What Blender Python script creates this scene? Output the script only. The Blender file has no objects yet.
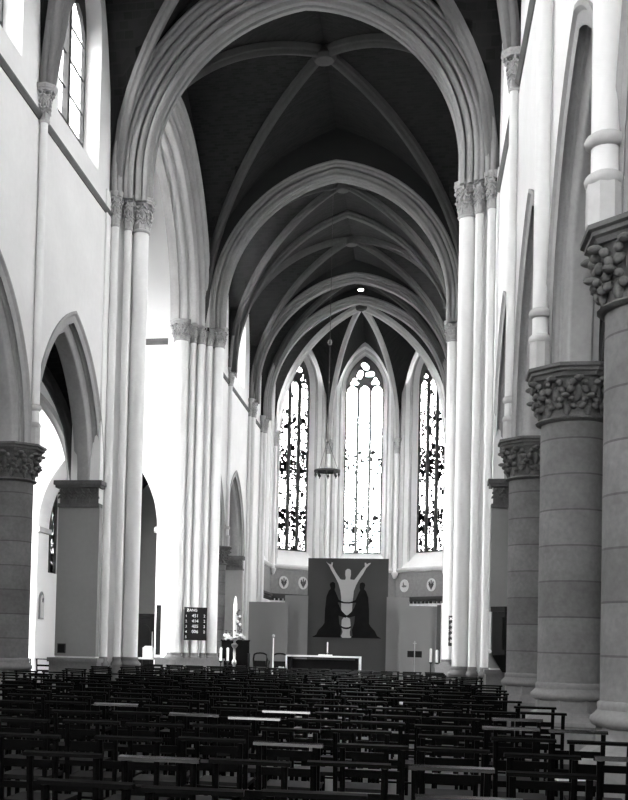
import bpy, bmesh, math, random
from math import sin, cos, pi, sqrt, acos, atan2, radians as R_
from mathutils import Vector, Matrix
from mathutils.geometry import tessellate_polygon
random.seed(7)
S = bpy.context.scene
COL = S.collection
AX = -3.15                      # the nave's axis
# ---------------------------------------------------------------- camera
F_PX, YAW, PITCH, ROLL, CX, CY = 1090.842, R_(10.842), R_(1.773), R_(1.421), 206.629, 606.267
EYE = Vector((0, 0, 1.6))
_r = Vector((cos(YAW), sin(YAW), 0)); _f0 = Vector((-sin(YAW), cos(YAW), 0)); _z = Vector((0, 0, 1))
FWD = _f0*cos(PITCH) + _z*sin(PITCH); _u = -_f0*sin(PITCH) + _z*cos(PITCH)
RIGHT = _r*cos(ROLL) + _u*sin(ROLL); UP = _u*cos(ROLL) - _r*sin(ROLL)
cam = bpy.data.cameras.new('camera'); camo = bpy.data.objects.new('camera', cam); COL.objects.link(camo)
M = Matrix((RIGHT, UP, -FWD)).transposed().to_4x4(); M.translation = EYE
camo.matrix_world = M
cam.sensor_fit = 'AUTO'; cam.sensor_width = 36; cam.lens = F_PX/800*36
cam.shift_x = (314-CX)/800; cam.shift_y = (CY-400)/800
cam.clip_start = 0.1; cam.clip_end = 300
S.camera = camo
def in_frame(x, y, z, pad=0):
    P = Vector((x, y, z)) - EYE; d = P.dot(FWD)
    if d < .3: return False
    px, py = CX + F_PX*P.dot(RIGHT)/d, CY - F_PX*P.dot(UP)/d
    return -pad < px < 628+pad and -pad < py < 800+pad

# ---------------------------------------------------------------- materials
MATS = {}
def nodes(name):
    m = bpy.data.materials.new(name); m.use_nodes = True; MATS[name] = m
    nt = m.node_tree; nt.nodes.clear()
    out = nt.nodes.new('ShaderNodeOutputMaterial')
    return m, nt, out
def mat(name, v, rough=.8, var=.12, scale=3.0, spec=.3, bump=0, joints=None, metal=0, fine=0):
    """grey surface of value v with cloudy variation; joints = (height, width, darkness): masonry courses by object z"""
    m, nt, out = nodes(name); N, L = nt.nodes.new, nt.links.new
    b = N('ShaderNodeBsdfPrincipled'); L(b.outputs[0], out.inputs[0])
    b.inputs['Roughness'].default_value = rough; b.inputs['Specular IOR Level'].default_value = spec; b.inputs['Metallic'].default_value = metal
    tc = N('ShaderNodeTexCoord'); nz = N('ShaderNodeTexNoise'); nz.inputs['Scale'].default_value = scale; nz.inputs['Detail'].default_value = 5
    L(tc.outputs['Object'], nz.inputs['Vector'])
    mr = N('ShaderNodeMapRange'); L(nz.outputs[0], mr.inputs[0])
    mr.inputs[1].default_value = .25; mr.inputs[2].default_value = .75
    mr.inputs[3].default_value = v*(1-var); mr.inputs[4].default_value = min(.95, v*(1+var))
    val = mr.outputs[0]
    if fine:
        n2 = N('ShaderNodeTexNoise'); n2.inputs['Scale'].default_value = scale*9; n2.inputs['Detail'].default_value = 6; L(tc.outputs['Object'], n2.inputs['Vector'])
        m2 = N('ShaderNodeMapRange'); m2.inputs[1].default_value = .3; m2.inputs[2].default_value = .7; m2.inputs[3].default_value = 1-fine; m2.inputs[4].default_value = 1+fine; L(n2.outputs[0], m2.inputs[0])
        mu = N('ShaderNodeMath'); mu.operation = 'MULTIPLY'; L(val, mu.inputs[0]); L(m2.outputs[0], mu.inputs[1]); val = mu.outputs[0]
    if joints:
        h, w, dk = joints
        sp = N('ShaderNodeSeparateXYZ'); L(tc.outputs['Object'], sp.inputs[0])
        dv = N('ShaderNodeMath'); dv.operation = 'DIVIDE'; L(sp.outputs[2], dv.inputs[0]); dv.inputs[1].default_value = h
        fr = N('ShaderNodeMath'); fr.operation = 'FRACT'; L(dv.outputs[0], fr.inputs[0])
        lt = N('ShaderNodeMath'); lt.operation = 'LESS_THAN'; L(fr.outputs[0], lt.inputs[0]); lt.inputs[1].default_value = w/h
        fl = N('ShaderNodeMath'); fl.operation = 'FLOOR'; L(dv.outputs[0], fl.inputs[0])
        wn = N('ShaderNodeTexWhiteNoise'); wn.noise_dimensions = '1D'; L(fl.outputs[0], wn.inputs['W'])
        m3 = N('ShaderNodeMapRange'); L(wn.outputs[0], m3.inputs[0]); m3.inputs[3].default_value = .86; m3.inputs[4].default_value = 1.12
        mu = N('ShaderNodeMath'); mu.operation = 'MULTIPLY'; L(val, mu.inputs[0]); L(m3.outputs[0], mu.inputs[1])
        ms = N('ShaderNodeMath'); ms.operation = 'MULTIPLY'; L(lt.outputs[0], ms.inputs[0]); ms.inputs[1].default_value = -dk
        ad = N('ShaderNodeMath'); ad.operation = 'ADD'; L(ms.outputs[0], ad.inputs[0]); ad.inputs[1].default_value = 1
        m4 = N('ShaderNodeMath'); m4.operation = 'MULTIPLY'; L(mu.outputs[0], m4.inputs[0]); L(ad.outputs[0], m4.inputs[1]); val = m4.outputs[0]
    cc = N('ShaderNodeCombineColor'); [L(val, cc.inputs[i]) for i in range(3)]
    L(cc.outputs[0], b.inputs['Base Color'])
    if bump:
        bp = N('ShaderNodeBump'); bp.inputs['Strength'].default_value = bump; bp.inputs['Distance'].default_value = .02
        n3 = N('ShaderNodeTexNoise'); n3.inputs['Scale'].default_value = scale*12; L(tc.outputs['Object'], n3.inputs['Vector'])
        L(n3.outputs[0], bp.inputs['Height']); L(bp.outputs[0], b.inputs['Normal'])
    return m
def brick_mat(name, v, mortar, sx=.24, sy=.08):
    m, nt, out = nodes(name); N, L = nt.nodes.new, nt.links.new
    b = N('ShaderNodeBsdfPrincipled'); L(b.outputs[0], out.inputs[0]); b.inputs['Roughness'].default_value = .95; b.inputs['Specular IOR Level'].default_value = .1
    tc = N('ShaderNodeTexCoord'); br = N('ShaderNodeTexBrick')
    br.inputs['Color1'].default_value = (v, v, v, 1); br.inputs['Color2'].default_value = (v*1.5, v*1.5, v*1.5, 1); br.inputs['Mortar'].default_value = (mortar, mortar, mortar, 1)
    br.inputs['Scale'].default_value = 1; br.inputs['Brick Width'].default_value = sx; br.inputs['Row Height'].default_value = sy; br.inputs['Mortar Size'].default_value = .008
    L(tc.outputs['Object'], br.inputs['Vector']); L(br.outputs[0], b.inputs['Base Color'])
    return m
def emit_mat(name, s):
    m, nt, out = nodes(name)
    e = nt.nodes.new('ShaderNodeEmission'); e.inputs[0].default_value = (1, 1, 1, 1); e.inputs[1].default_value = s
    nt.links.new(e.outputs[0], out.inputs[0]); return m
def leaded_mat(name, s, pw, ph, low=.35):
    """daylight through plain leaded glass: panes of slightly different greys between thin lead lines"""
    m, nt, out = nodes(name); N, L = nt.nodes.new, nt.links.new
    tc = N('ShaderNodeTexCoord'); sp = N('ShaderNodeSeparateXYZ'); L(tc.outputs['Object'], sp.inputs[0])
    cb = N('ShaderNodeCombineXYZ'); L(sp.outputs[0], cb.inputs[0]); L(sp.outputs[2], cb.inputs[1])
    br = N('ShaderNodeTexBrick'); br.offset = 0
    br.inputs['Color1'].default_value = (1, 1, 1, 1); br.inputs['Color2'].default_value = (low, low, low, 1); br.inputs['Mortar'].default_value = (.02,)*3+(1,)
    br.inputs['Scale'].default_value = 1; br.inputs['Brick Width'].default_value = pw; br.inputs['Row Height'].default_value = ph; br.inputs['Mortar Size'].default_value = .014
    L(cb.outputs[0], br.inputs['Vector'])
    vm = N('ShaderNodeVectorMath'); vm.operation = 'SCALE'; vm.inputs['Scale'].default_value = s; L(br.outputs[0], vm.inputs[0])
    e = N('ShaderNodeBsdfTransparent'); L(vm.outputs[0], e.inputs[0]); L(e.outputs[0], out.inputs[0]); return m
def stained_mat(name, s, z0, z1, bands, seed, dark=.008, cell=12.0):
    """stained glass lit from outside: lead lines, small pale and dark pieces; bands = [(height fraction, share of dark pieces)]"""
    m, nt, out = nodes(name); N, L = nt.nodes.new, nt.links.new
    tc = N('ShaderNodeTexCoord'); sp = N('ShaderNodeSeparateXYZ'); L(tc.outputs['Object'], sp.inputs[0])
    cb = N('ShaderNodeCombineXYZ'); L(sp.outputs[0], cb.inputs[0]); L(sp.outputs[2], cb.inputs[1]); cb.inputs[2].default_value = seed
    h = N('ShaderNodeMapRange'); L(sp.outputs[2], h.inputs[0]); h.inputs[1].default_value = z0; h.inputs[2].default_value = z1
    rp = N('ShaderNodeValToRGB'); L(h.outputs[0], rp.inputs[0])
    el = rp.color_ramp.elements
    for i, (p, v) in enumerate(bands):
        e = el[i] if i < 2 else el.new(p)
        e.position = p; e.color = (v, v, v, 1)
    def vor(feat, sc):
        v = N('ShaderNodeTexVoronoi'); v.voronoi_dimensions = '2D'; v.feature = feat; v.inputs['Scale'].default_value = sc
        L(cb.outputs[0], v.inputs['Vector']); return v
    ad = N('ShaderNodeVectorMath'); ad.operation = 'ADD'; ad.inputs[1].default_value = (seed*3.7, seed*1.3, 0); L(cb.outputs[0], ad.inputs[0])
    an = N('ShaderNodeVectorMath'); an.operation = 'MULTIPLY'; an.inputs[1].default_value = (1, .62, 1); L(ad.outputs[0], an.inputs[0])
    v0 = N('ShaderNodeTexVoronoi'); v0.voronoi_dimensions = '2D'; v0.feature = 'F1'; v0.inputs['Scale'].default_value = cell*.62; L(an.outputs[0], v0.inputs['Vector'])
    c0 = N('ShaderNodeSeparateColor'); L(v0.outputs['Color'], c0.inputs[0])
    t0 = N('ShaderNodeMath'); t0.operation = 'MULTIPLY'; L(rp.outputs[0], t0.inputs[0]); t0.inputs[1].default_value = .45
    l0 = N('ShaderNodeMath'); l0.operation = 'LESS_THAN'; L(c0.outputs[0], l0.inputs[0]); L(t0.outputs[0], l0.inputs[1])
    v1 = N('ShaderNodeTexVoronoi'); v1.voronoi_dimensions = '2D'; v1.feature = 'F1'; v1.inputs['Scale'].default_value = cell; L(ad.outputs[0], v1.inputs['Vector'])
    v2 = N('ShaderNodeTexVoronoi'); v2.voronoi_dimensions = '2D'; v2.feature = 'DISTANCE_TO_EDGE'; v2.inputs['Scale'].default_value = cell; L(ad.outputs[0], v2.inputs['Vector'])
    sc = N('ShaderNodeSeparateColor'); L(v1.outputs['Color'], sc.inputs[0])
    lt = N('ShaderNodeMath'); lt.operation = 'LESS_THAN'; L(sc.outputs[0], lt.inputs[0]); L(rp.outputs[0], lt.inputs[1])      # dark piece?
    ld = N('ShaderNodeMath'); ld.operation = 'LESS_THAN'; L(v2.outputs['Distance'], ld.inputs[0]); ld.inputs[1].default_value = .07   # lead?
    mx = N('ShaderNodeMath'); mx.operation = 'MAXIMUM'; L(lt.outputs[0], mx.inputs[0])
    m2 = N('ShaderNodeMath'); m2.operation = 'MULTIPLY'; L(ld.outputs[0], m2.inputs[0]); m2.inputs[1].default_value = .985; L(m2.outputs[0], mx.inputs[1])
    m9 = N('ShaderNodeMath'); m9.operation = 'MAXIMUM'; L(mx.outputs[0], m9.inputs[0]); L(l0.outputs[0], m9.inputs[1]); mx = m9
    # saddle bars
    dv = N('ShaderNodeMath'); dv.operation = 'DIVIDE'; L(sp.outputs[2], dv.inputs[0]); dv.inputs[1].default_value = .82
    fr = N('ShaderNodeMath'); fr.operation = 'FRACT'; L(dv.outputs[0], fr.inputs[0])
    sb = N('ShaderNodeMath'); sb.operation = 'LESS_THAN'; L(fr.outputs[0], sb.inputs[0]); sb.inputs[1].default_value = .06
    s2 = N('ShaderNodeMath'); s2.operation = 'MULTIPLY'; L(sb.outputs[0], s2.inputs[0]); s2.inputs[1].default_value = .98
    m4 = N('ShaderNodeMath'); m4.operation = 'MAXIMUM'; L(mx.outputs[0], m4.inputs[0]); L(s2.outputs[0], m4.inputs[1])
    g = N('ShaderNodeMapRange'); L(sc.outputs[1], g.inputs[0]); g.inputs[3].default_value = .6; g.inputs[4].default_value = 1.1
    mm = N('ShaderNodeMapRange'); L(m4.outputs[0], mm.inputs[0]); mm.inputs[3].default_value = 1; mm.inputs[4].default_value = dark
    fin = N('ShaderNodeMath'); fin.operation = 'MULTIPLY'; L(g.outputs[0], fin.inputs[0]); L(mm.outputs[0], fin.inputs[1])
    st = N('ShaderNodeMath'); st.operation = 'MULTIPLY'; L(fin.outputs[0], st.inputs[0]); st.inputs[1].default_value = s
    cc = N('ShaderNodeCombineColor'); [L(st.outputs[0], cc.inputs[i]) for i in range(3)]
    e = N('ShaderNodeBsdfTransparent'); L(cc.outputs[0], e.inputs[0]); L(e.outputs[0], out.inputs[0]); return m

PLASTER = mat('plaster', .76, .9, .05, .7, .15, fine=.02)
SHADEPL = mat('shaded_plaster', .27, .9, .06, .9, .15, fine=.03)  # plaster darkened: shade of responds, right aisle and chapel end put into colour
STONE = mat('pale_stone', .50, .85, .12, 1.5, .2, fine=.05)
ARCADE = mat('arcade_stone', .34, .85, .12, 1.5, .2, fine=.06)
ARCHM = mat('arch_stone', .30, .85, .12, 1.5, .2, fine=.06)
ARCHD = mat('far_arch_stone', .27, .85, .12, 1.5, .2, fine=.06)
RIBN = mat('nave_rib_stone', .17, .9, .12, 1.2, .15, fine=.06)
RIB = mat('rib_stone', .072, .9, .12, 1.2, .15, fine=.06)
SHAFT = mat('painted_shaft', .80, .8, .05, 1.0, .2, fine=.02)
DRUM = mat('column_stone', .14, .8, .22, 1.7, .25, bump=.15, joints=(.51, .022, .42), fine=.12)
BASE = mat('base_stone', .18, .85, .15, 2.0, .2, fine=.1)
CAPD = mat('capital_stone', .12, .85, .25, 4.0, .2, fine=.15)
CAPL = mat('pale_capital_stone', .40, .85, .2, 4.0, .2, fine=.12)
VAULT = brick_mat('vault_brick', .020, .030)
TRIMD = mat('string_stone', .13, .85, .15, 2.0, .2, fine=.08)
FLOOR = mat('floor_slate', .018, .6, .3, 1.5, .12)
WOOD = mat('chair_wood', .002, .55, .3, 6.0, .02)
POLISH = mat('polished_rail', .004, .17, .3, 6.0, .6)
RUSH = mat('rush_seat', .006, .8, .3, 30.0, .1)
DARKW = mat('dark_oak', .006, .5, .3, 4.0, .12)
SCREEN = mat('screen_cloth', .21, .9, .04, 1.0, .1)
SCREEND = mat('panel_cloth', .072, .9, .06, 1.0, .1)
FIGP = mat('figure_pale', .50, .9, .05, 1.5, .1)
FIGD = mat('figure_dark', .010, .9, .2, 3.0, .1)
DADO = mat('dado_paint', .20, .9, .12, 5.0, .1, fine=.15)
LINEN = mat('linen', .80, .9, .05, 4.0, .1)
WAX = mat('wax', .85, .5, .04, 4.0, .4)
BRASS = mat('brass', .40, .35, .15, 6.0, .5, metal=.8)
IRON = mat('iron', .02, .5, .2, 6.0, .4)
BOARD = mat('board_black', .008, .6, .2, 4.0, .12)
WHITE = mat('white_figures', .85, .8, .03, 4.0, .2)
LEAD = mat('tracery_stone', .16, .85, .1, 3.0, .2)
LEADD = mat('dark_tracery', .05, .85, .1, 3.0, .2)
LEAF = mat('flower_leaf', .10, .8, .3, 20.0, .2)
PETAL = mat('flower_petal', .75, .8, .1, 20.0, .2)
BRIGHT = mat('lit_plaster', .86, .9, .03, .7, .15)  # plaster lightened to carry the strong light of the transept walls
CLEAR = leaded_mat('clerestory_glass', .9, .30, .42, .75)
CLEARN = leaded_mat('transept_glass', .95, .30, .42, .75)
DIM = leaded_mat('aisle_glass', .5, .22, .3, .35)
DARKG = leaded_mat('dark_aisle_glass', .04, .22, .3, .35)  # right aisle glass darkened so that aisle stays unlit
WEST = leaded_mat('west_glass', .95, .3, .4, .8)
BULB = emit_mat('bulb', 6.0)
BANDS = [(0, .40), (.05, .50), (.06, .35), (.10, .62), (.20, .70), (.22, .18), (.33, .20), (.36, .62), (.50, .66), (.53, .18), (.64, .40), (.72, .16), (1, .14)]
GLASSL = stained_mat('apse_glass', .5, 6.9, 18.4, BANDS, 1.3)
BANDC = [(0, .40), (.06, .45), (.08, .2), (.10, .50), (.19, .50), (.21, .10), (.38, .14), (.42, .42), (.50, .40), (.54, .08), (.7, .03), (1, .03)]
GLASSC = stained_mat('apse_centre_glass', .95, 6.9, 18.4, BANDC, 5.1, dark=.02)  # centre glass cleared, few dark pieces aloft, to imitate the sun's glare
GLASSA = stained_mat('chapel_glass', .5, 4.1, 8.2, [(0, .5), (1, .55)], 2.2)

# ---------------------------------------------------------------- mesh helpers
class MB:
    def __init__(s): s.v = []; s.f = []
    def add(s, vs, fs):
        o = len(s.v); s.v += [tuple(p) for p in vs]; s.f += [tuple(i+o for i in f) for f in fs]; return s
    def box(s, x0, x1, y0, y1, z0, z1):
        return s.add([(x0,y0,z0),(x1,y0,z0),(x1,y1,z0),(x0,y1,z0),(x0,y0,z1),(x1,y0,z1),(x1,y1,z1),(x0,y1,z1)],
                     [(0,3,2,1),(4,5,6,7),(0,1,5,4),(1,2,6,5),(2,3,7,6),(3,0,4,7)])
    def prism(s, poly, z0, z1, top=1.0, about=None):
        n = len(poly); cx, cy = about or (sum(p[0] for p in poly)/n, sum(p[1] for p in poly)/n)
        v = [(x,y,z0) for x,y in poly] + [(cx+(x-cx)*top, cy+(y-cy)*top, z1) for x,y in poly]
        tri = tessellate_polygon([[Vector((x,y,0)) for x,y in poly]])
        f = [(i,(i+1)%n,n+(i+1)%n,n+i) for i in range(n)]
        f += [t[::-1] for t in tri] + [tuple(n+i for i in t) for t in tri]
        return s.add(v, f)
    def lathe(s, prof, n=24, c=(0,0,0), phase=0.0):
        v = []; f = []
        for r, z in prof:
            for k in range(n):
                a = 2*pi*k/n + phase; v.append((c[0]+r*cos(a), c[1]+r*sin(a), c[2]+z))
        m = len(prof)
        for j in range(m-1):
            for k in range(n):
                f.append((j*n+k, j*n+(k+1)%n, (j+1)*n+(k+1)%n, (j+1)*n+k))
        f.append(tuple(range(n))[::-1]); f.append(tuple((m-1)*n+k for k in range(n)))
        return s.add(v, f)
    def tube(s, pts, r, n=8, closed=False):
        pts = [Vector(p) for p in pts]; m = len(pts); v = []; f = []
        for i, p in enumerate(pts):
            a = pts[(i-1) % m] if (closed or i > 0) else p; b = pts[(i+1) % m] if (closed or i < m-1) else p
            t = (b-a).normalized(); up = Vector((0,0,1)) if abs(t.z) < .95 else Vector((1,0,0))
            x = t.cross(up).normalized(); y = x.cross(t)
            rr = r[i] if isinstance(r, (list, tuple)) else r
            for k in range(n):
                q = p + x*rr*cos(2*pi*k/n) + y*rr*sin(2*pi*k/n); v.append(q)
        for i in range(m if closed else m-1):
            j = (i+1) % m
            for k in range(n): f.append((i*n+k, i*n+(k+1)%n, j*n+(k+1)%n, j*n+k))
        if not closed: f += [tuple(range(n))[::-1], tuple((m-1)*n+k for k in range(n))]
        return s.add(v, f)
    def ball(s, c, r, n=8, m=5, sq=(1,1,1)):
        v = []; f = []
        for j in range(1, m):
            t = pi*j/m
            for k in range(n):
                a = 2*pi*k/n; v.append((c[0]+r*sq[0]*sin(t)*cos(a), c[1]+r*sq[1]*sin(t)*sin(a), c[2]+r*sq[2]*cos(t)))
        o = len(v); v += [(c[0],c[1],c[2]+r*sq[2]), (c[0],c[1],c[2]-r*sq[2])]
        for j in range(m-2):
            for k in range(n): f.append((j*n+k, (j+1)*n+k, (j+1)*n+(k+1)%n, j*n+(k+1)%n))
        for k in range(n):
            f.append((o, k, (k+1)%n)); f.append((o+1, (m-2)*n+(k+1)%n, (m-2)*n+k))
        return s.add(v, f)
    def loops(s, rows, closed_rows=False, closed_cols=True, caps=True):
        """rows of equal-length point lists"""
        n = len(rows[0]); m = len(rows); v = [p for r in rows for p in r]; f = []
        for i in range(m if closed_rows else m-1):
            j = (i+1) % m
            for k in range(n if closed_cols else n-1):
                f.append((i*n+k, i*n+(k+1)%n, j*n+(k+1)%n, j*n+k))
        if caps and closed_cols and not closed_rows:
            f += [tuple(range(n))[::-1], tuple((m-1)*n+k for k in range(n))]
        return s.add(v, f)
    def slab(s, outer, holes, depth, holes_back=None, y0=0.0, back=True):
        """plate in local x (along), z (up), y (depth, away from the room); holes may narrow towards the back"""
        hb = holes_back or holes
        def face(hs, y, flip):
            ps = [outer] + hs; base = len(s.v)
            s.v += [(u, y, w) for p in ps for u, w in p]
            for t in tessellate_polygon([[Vector((u, w, 0)) for u, w in p] for p in ps]):
                s.f.append(tuple(base+i for i in (t if flip else t[::-1])))
        face(holes, y0, True)
        if back: face(hb, y0+depth, False)
        for p, q in [(outer, outer)] + list(zip(holes, hb)):
            n = len(p)
            s.add([(u, y0, w) for u, w in p] + [(u, y0+depth, w) for u, w in q], [(i, (i+1)%n, n+(i+1)%n, n+i) for i in range(n)])
        return s
    def build(s, name, m, parent=None, loc=None, rz=0.0, smooth=None, **props):
        me = bpy.data.meshes.new(name); me.from_pydata([tuple(p) for p in s.v], [], s.f)
        bm = bmesh.new(); bm.from_mesh(me); bmesh.ops.recalc_face_normals(bm, faces=bm.faces); bm.to_mesh(me); bm.free()
        if smooth is not None:
            me.polygons.foreach_set('use_smooth', [True]*len(me.polygons)); me.set_sharp_from_angle(angle=R_(smooth))
        me.materials.append(m if not isinstance(m, str) else MATS[m])
        o = bpy.data.objects.new(name, me); COL.objects.link(o)
        if parent is not None: o.parent = parent
        if loc is not None: o.location = loc
        o.rotation_euler = (0, 0, rz)
        for k, v in props.items(): o[k] = v
        return o
def empty(name, loc=(0,0,0), rz=0.0, **props):
    o = bpy.data.objects.new(name, None); o.empty_display_size = .1; COL.objects.link(o); o.location = loc; o.rotation_euler = (0,0,rz)
    for k, v in props.items(): o[k] = v
    return o
def thing(name, label, cat, loc=(0,0,0), rz=0.0, group=None):
    o = empty(name, loc, rz, label=label, category=cat, kind='thing')
    if group: o['group'] = group
    return o
def struct(mb, name, m, loc=None, rz=0.0, smooth=None, parent=None): return mb.build(name, m, parent, loc, rz, smooth, kind='structure')
_tn = [0]
def trim(mb, m, loc=None, rz=0.0, smooth=None):
    _tn[0] += 1; return struct(mb, 'trim_%d' % _tn[0], m, loc, rz, smooth)

# ---------------------------------------------------------------- pointed arches
def arch_pts(a, h, uc, zs, r=0.0, n=12, zb=None):
    """pointed arch from left foot over the apex to the right foot; offset r outwards; zb = foot level of a stilt"""
    Rr = (a*a+h*h)/(2*a); c = Rr-a; Q = Rr+r; th = acos(max(-1, min(1, c/Q)))
    L = [(uc + c - Q*cos(th*i/n), zs + Q*sin(th*i/n)) for i in range(n+1)]
    P = L + [(2*uc-u, z) for u, z in L[-2::-1]]
    if zb is not None: P = [(P[0][0], zb)] + P + [(P[-1][0], zb)]
    return P
def arch_ring(mb, a, h, uc, zs, prof, n=16, zb=None):
    """prof: closed list of (r, depth)"""
    rows = [arch_pts(a, h, uc, zs, r, n, zb) for r, t in prof]
    m = len(rows[0])
    mb.loops([[(rows[k][i][0], prof[k][1], rows[k][i][1]) for k in range(len(prof))] for i in range(m)])
    return mb
def roll(r, t, q, a0, a1, n=5):
    """round moulding: centre (r,t), radius q"""
    return [(r+q*cos(R_(a0+(a1-a0)*i/n)), t+q*sin(R_(a0+(a1-a0)*i/n))) for i in range(n+1)]
def sweep_rib(mb, path, w, d, rollr=None):
    """rib under a vault: path = ridge-line points; section hangs down: width w, depth d with a rounded nose"""
    path = [Vector(p) for p in path]; rows = []
    plan = (path[-1]-path[0]); lat = Vector((-plan.y, plan.x, 0))
    lat = lat.normalized()
    for i, p in enumerate(path):
        a = path[max(0, i-1)]; b = path[min(len(path)-1, i+1)]
        t = (b-a).normalized(); nrm = lat.cross(t).normalized()
        if nrm.z > 0: nrm = -nrm
        if abs(nrm.z) < 1e-3: pass
        sec = [(-w/2, -.05), (-w/2, d*.40), (-w*.30, d*.55), (-w*.30, d*.75), (-w*.16, d*.97), (0, d), (w*.16, d*.97), (w*.30, d*.75), (w*.30, d*.55), (w/2, d*.40), (w/2, -.05)]
        rows.append([p + lat*x + nrm*y for x, y in sec])
    mb.loops(rows); return mb

# ---------------------------------------------------------------- vault
ZS, ZR = 13.35, 20.0
HV = ZR-ZS
def hprof(u):
    a, h = 4.98, HV; Rr = (a*a+h*h)/(2*a); c = Rr-a
    return sqrt(max(0, Rr*Rr-(c+a*min(1, u))**2))/h
def vault_grid(mb, x0, x1, y0, y1, zs=ZS, H=HV, n=28, m=20):
    cx, cy, a, b = (x0+x1)/2, (y0+y1)/2, (x1-x0)/2, (y1-y0)/2
    rows = []
    for i in range(n+1):
        row = []
        for j in range(m+1):
            ux = -1+2*i/n; uy = -1+2*j/m
            u = min(abs(ux), abs(uy)); row.append((cx+a*ux, cy+b*uy, zs+H*hprof(u)))
        rows.append(row)
    mb.loops(rows, closed_cols=False, caps=False); return mb
def vault_ribs(x0, x1, y0, y1, w=.24, d=.26, n=20, m=RIB, zs=ZS, H=HV):
    cx, cy = (x0+x1)/2, (y0+y1)/2
    for sx, sy in ((1, 1), (1, -1)):
        mb = MB(); pts = []
        for i in range(-n, n+1):
            u = i/n; pts.append((cx+sx*u*(x1-x0)/2, cy+sy*u*(y1-y0)/2, zs+H*hprof(abs(u))))
        sweep_rib(mb, pts, w, d); trim(mb, m, smooth=40)

XL, XRW = -8.13, 1.83          # wall faces of the nave
TH = .66                      # arcade wall thickness
def sx(x, side): return x if side < 0 else 2*AX-x    # left-side coordinate mirrored to the right
# ---------------------------------------------------------------- floor
struct(MB().box(-24, 18, -9, 68, -.2, 0), 'floor', FLOOR)
struct(MB().box(-7.6, 1.3, 36.5, 60, 0, .16), 'floor_dais', DARKW)

# ---------------------------------------------------------------- windows
_wn = [0]
def window(loc, rz, a, z0, zs, apex, glass, d=0.0, lights=2, bars=True, m=LEAD, plate=True):
    """tracery window, local x across, z up (world heights), glass just behind the bars"""
    _wn[0] += 1
    root = empty('window_%d' % _wn[0], loc, rz, kind='structure')
    h = apex-zs
    ld = bpy.data.lights.new('window_portal', 'AREA'); ld.shape = 'RECTANGLE'; ld.size = 2*a; ld.size_y = apex-z0; ld.cycles.is_portal = True
    lo_ = bpy.data.objects.new('window_portal', ld); COL.objects.link(lo_); lo_.parent = root; lo_.location = (0, d+.16, (apex+z0)/2); lo_.rotation_euler = (R_(-90), 0, 0)
    P = [(-a, z0)] + arch_pts(a, h, 0, zs, 0, 12) + [(a, z0)]
    MB().slab(P, [], .03, y0=d+.10).build('pane', glass, root)
    fr = MB(); th = .10
    Q = [(u*(1-.07/a) if True else u, z) for u, z in P]
    inner = [(-a+.07, z0+.07)] + arch_pts(a, h, 0, zs, -.07, 12) + [(a-.07, z0+.07)]
    fr.slab(P, [inner], th, y0=d).build('frame', m, root)
    lw = 2*a/lights
    for k in range(1, lights):
        u = -a+k*lw
        MB().box(u-.08, u+.08, d-.04, d+.10, z0, zs+.1).build('mullion', m, root)
    if plate:
        # head: pierced stone plate
        zb = zs-.25; out = [(-a, zb)]
        heads = []
        for k in range(lights):
            uc = -a+(k+.5)*lw
            heads.append(arch_pts(lw/2-.06, (lw/2-.06)*1.35, uc, zb, 0, 6))
        bottom = []
        for hd in heads: bottom += hd
        top = [p for p in arch_pts(a, h, 0, zs, 0, 12)]
        outer = [(-a, zb)] + bottom + [(a, zb)] + top[::-1]
        def lobes(cu, cz, r, k, ph, amp=.32, n=30):
            return [(cu+r*(1+amp*cos(k*t+ph))*cos(t), cz+r*(1+amp*cos(k*t+ph))*sin(t)) for t in [2*pi*i/n for i in range(n)]]
        holes = []
        hh = (lw/2-.06)*1.35
        if lights == 3:
            cz = zs+h*.52
            for q in range(3):
                t = pi/2+q*2*pi/3
                holes.append(lobes(.30*a*cos(t), cz+.30*a*sin(t), .19*a, 2, -2*(t+.7), .28))
            for sgn in (-1, 1): holes.append(lobes(sgn*.56*a, zs+h*.20, .17*a, 3, pi/2 if sgn < 0 else pi/2))
        else:
            holes.append(lobes(0, zs+h*.45, .26*a, 4, 0, .25))
        MB().slab(outer, holes, .09, y0=d+.005).build('tracery', m, root)
    if bars:
        bb = MB(); k = 1
        while z0+.85*k < zs:
            bb.box(-a, a, d+.03, d+.06, z0+.85*k-.02, z0+.85*k+.02); k += 1
        bb.build('saddle_bars', m, root)
    return root

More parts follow.
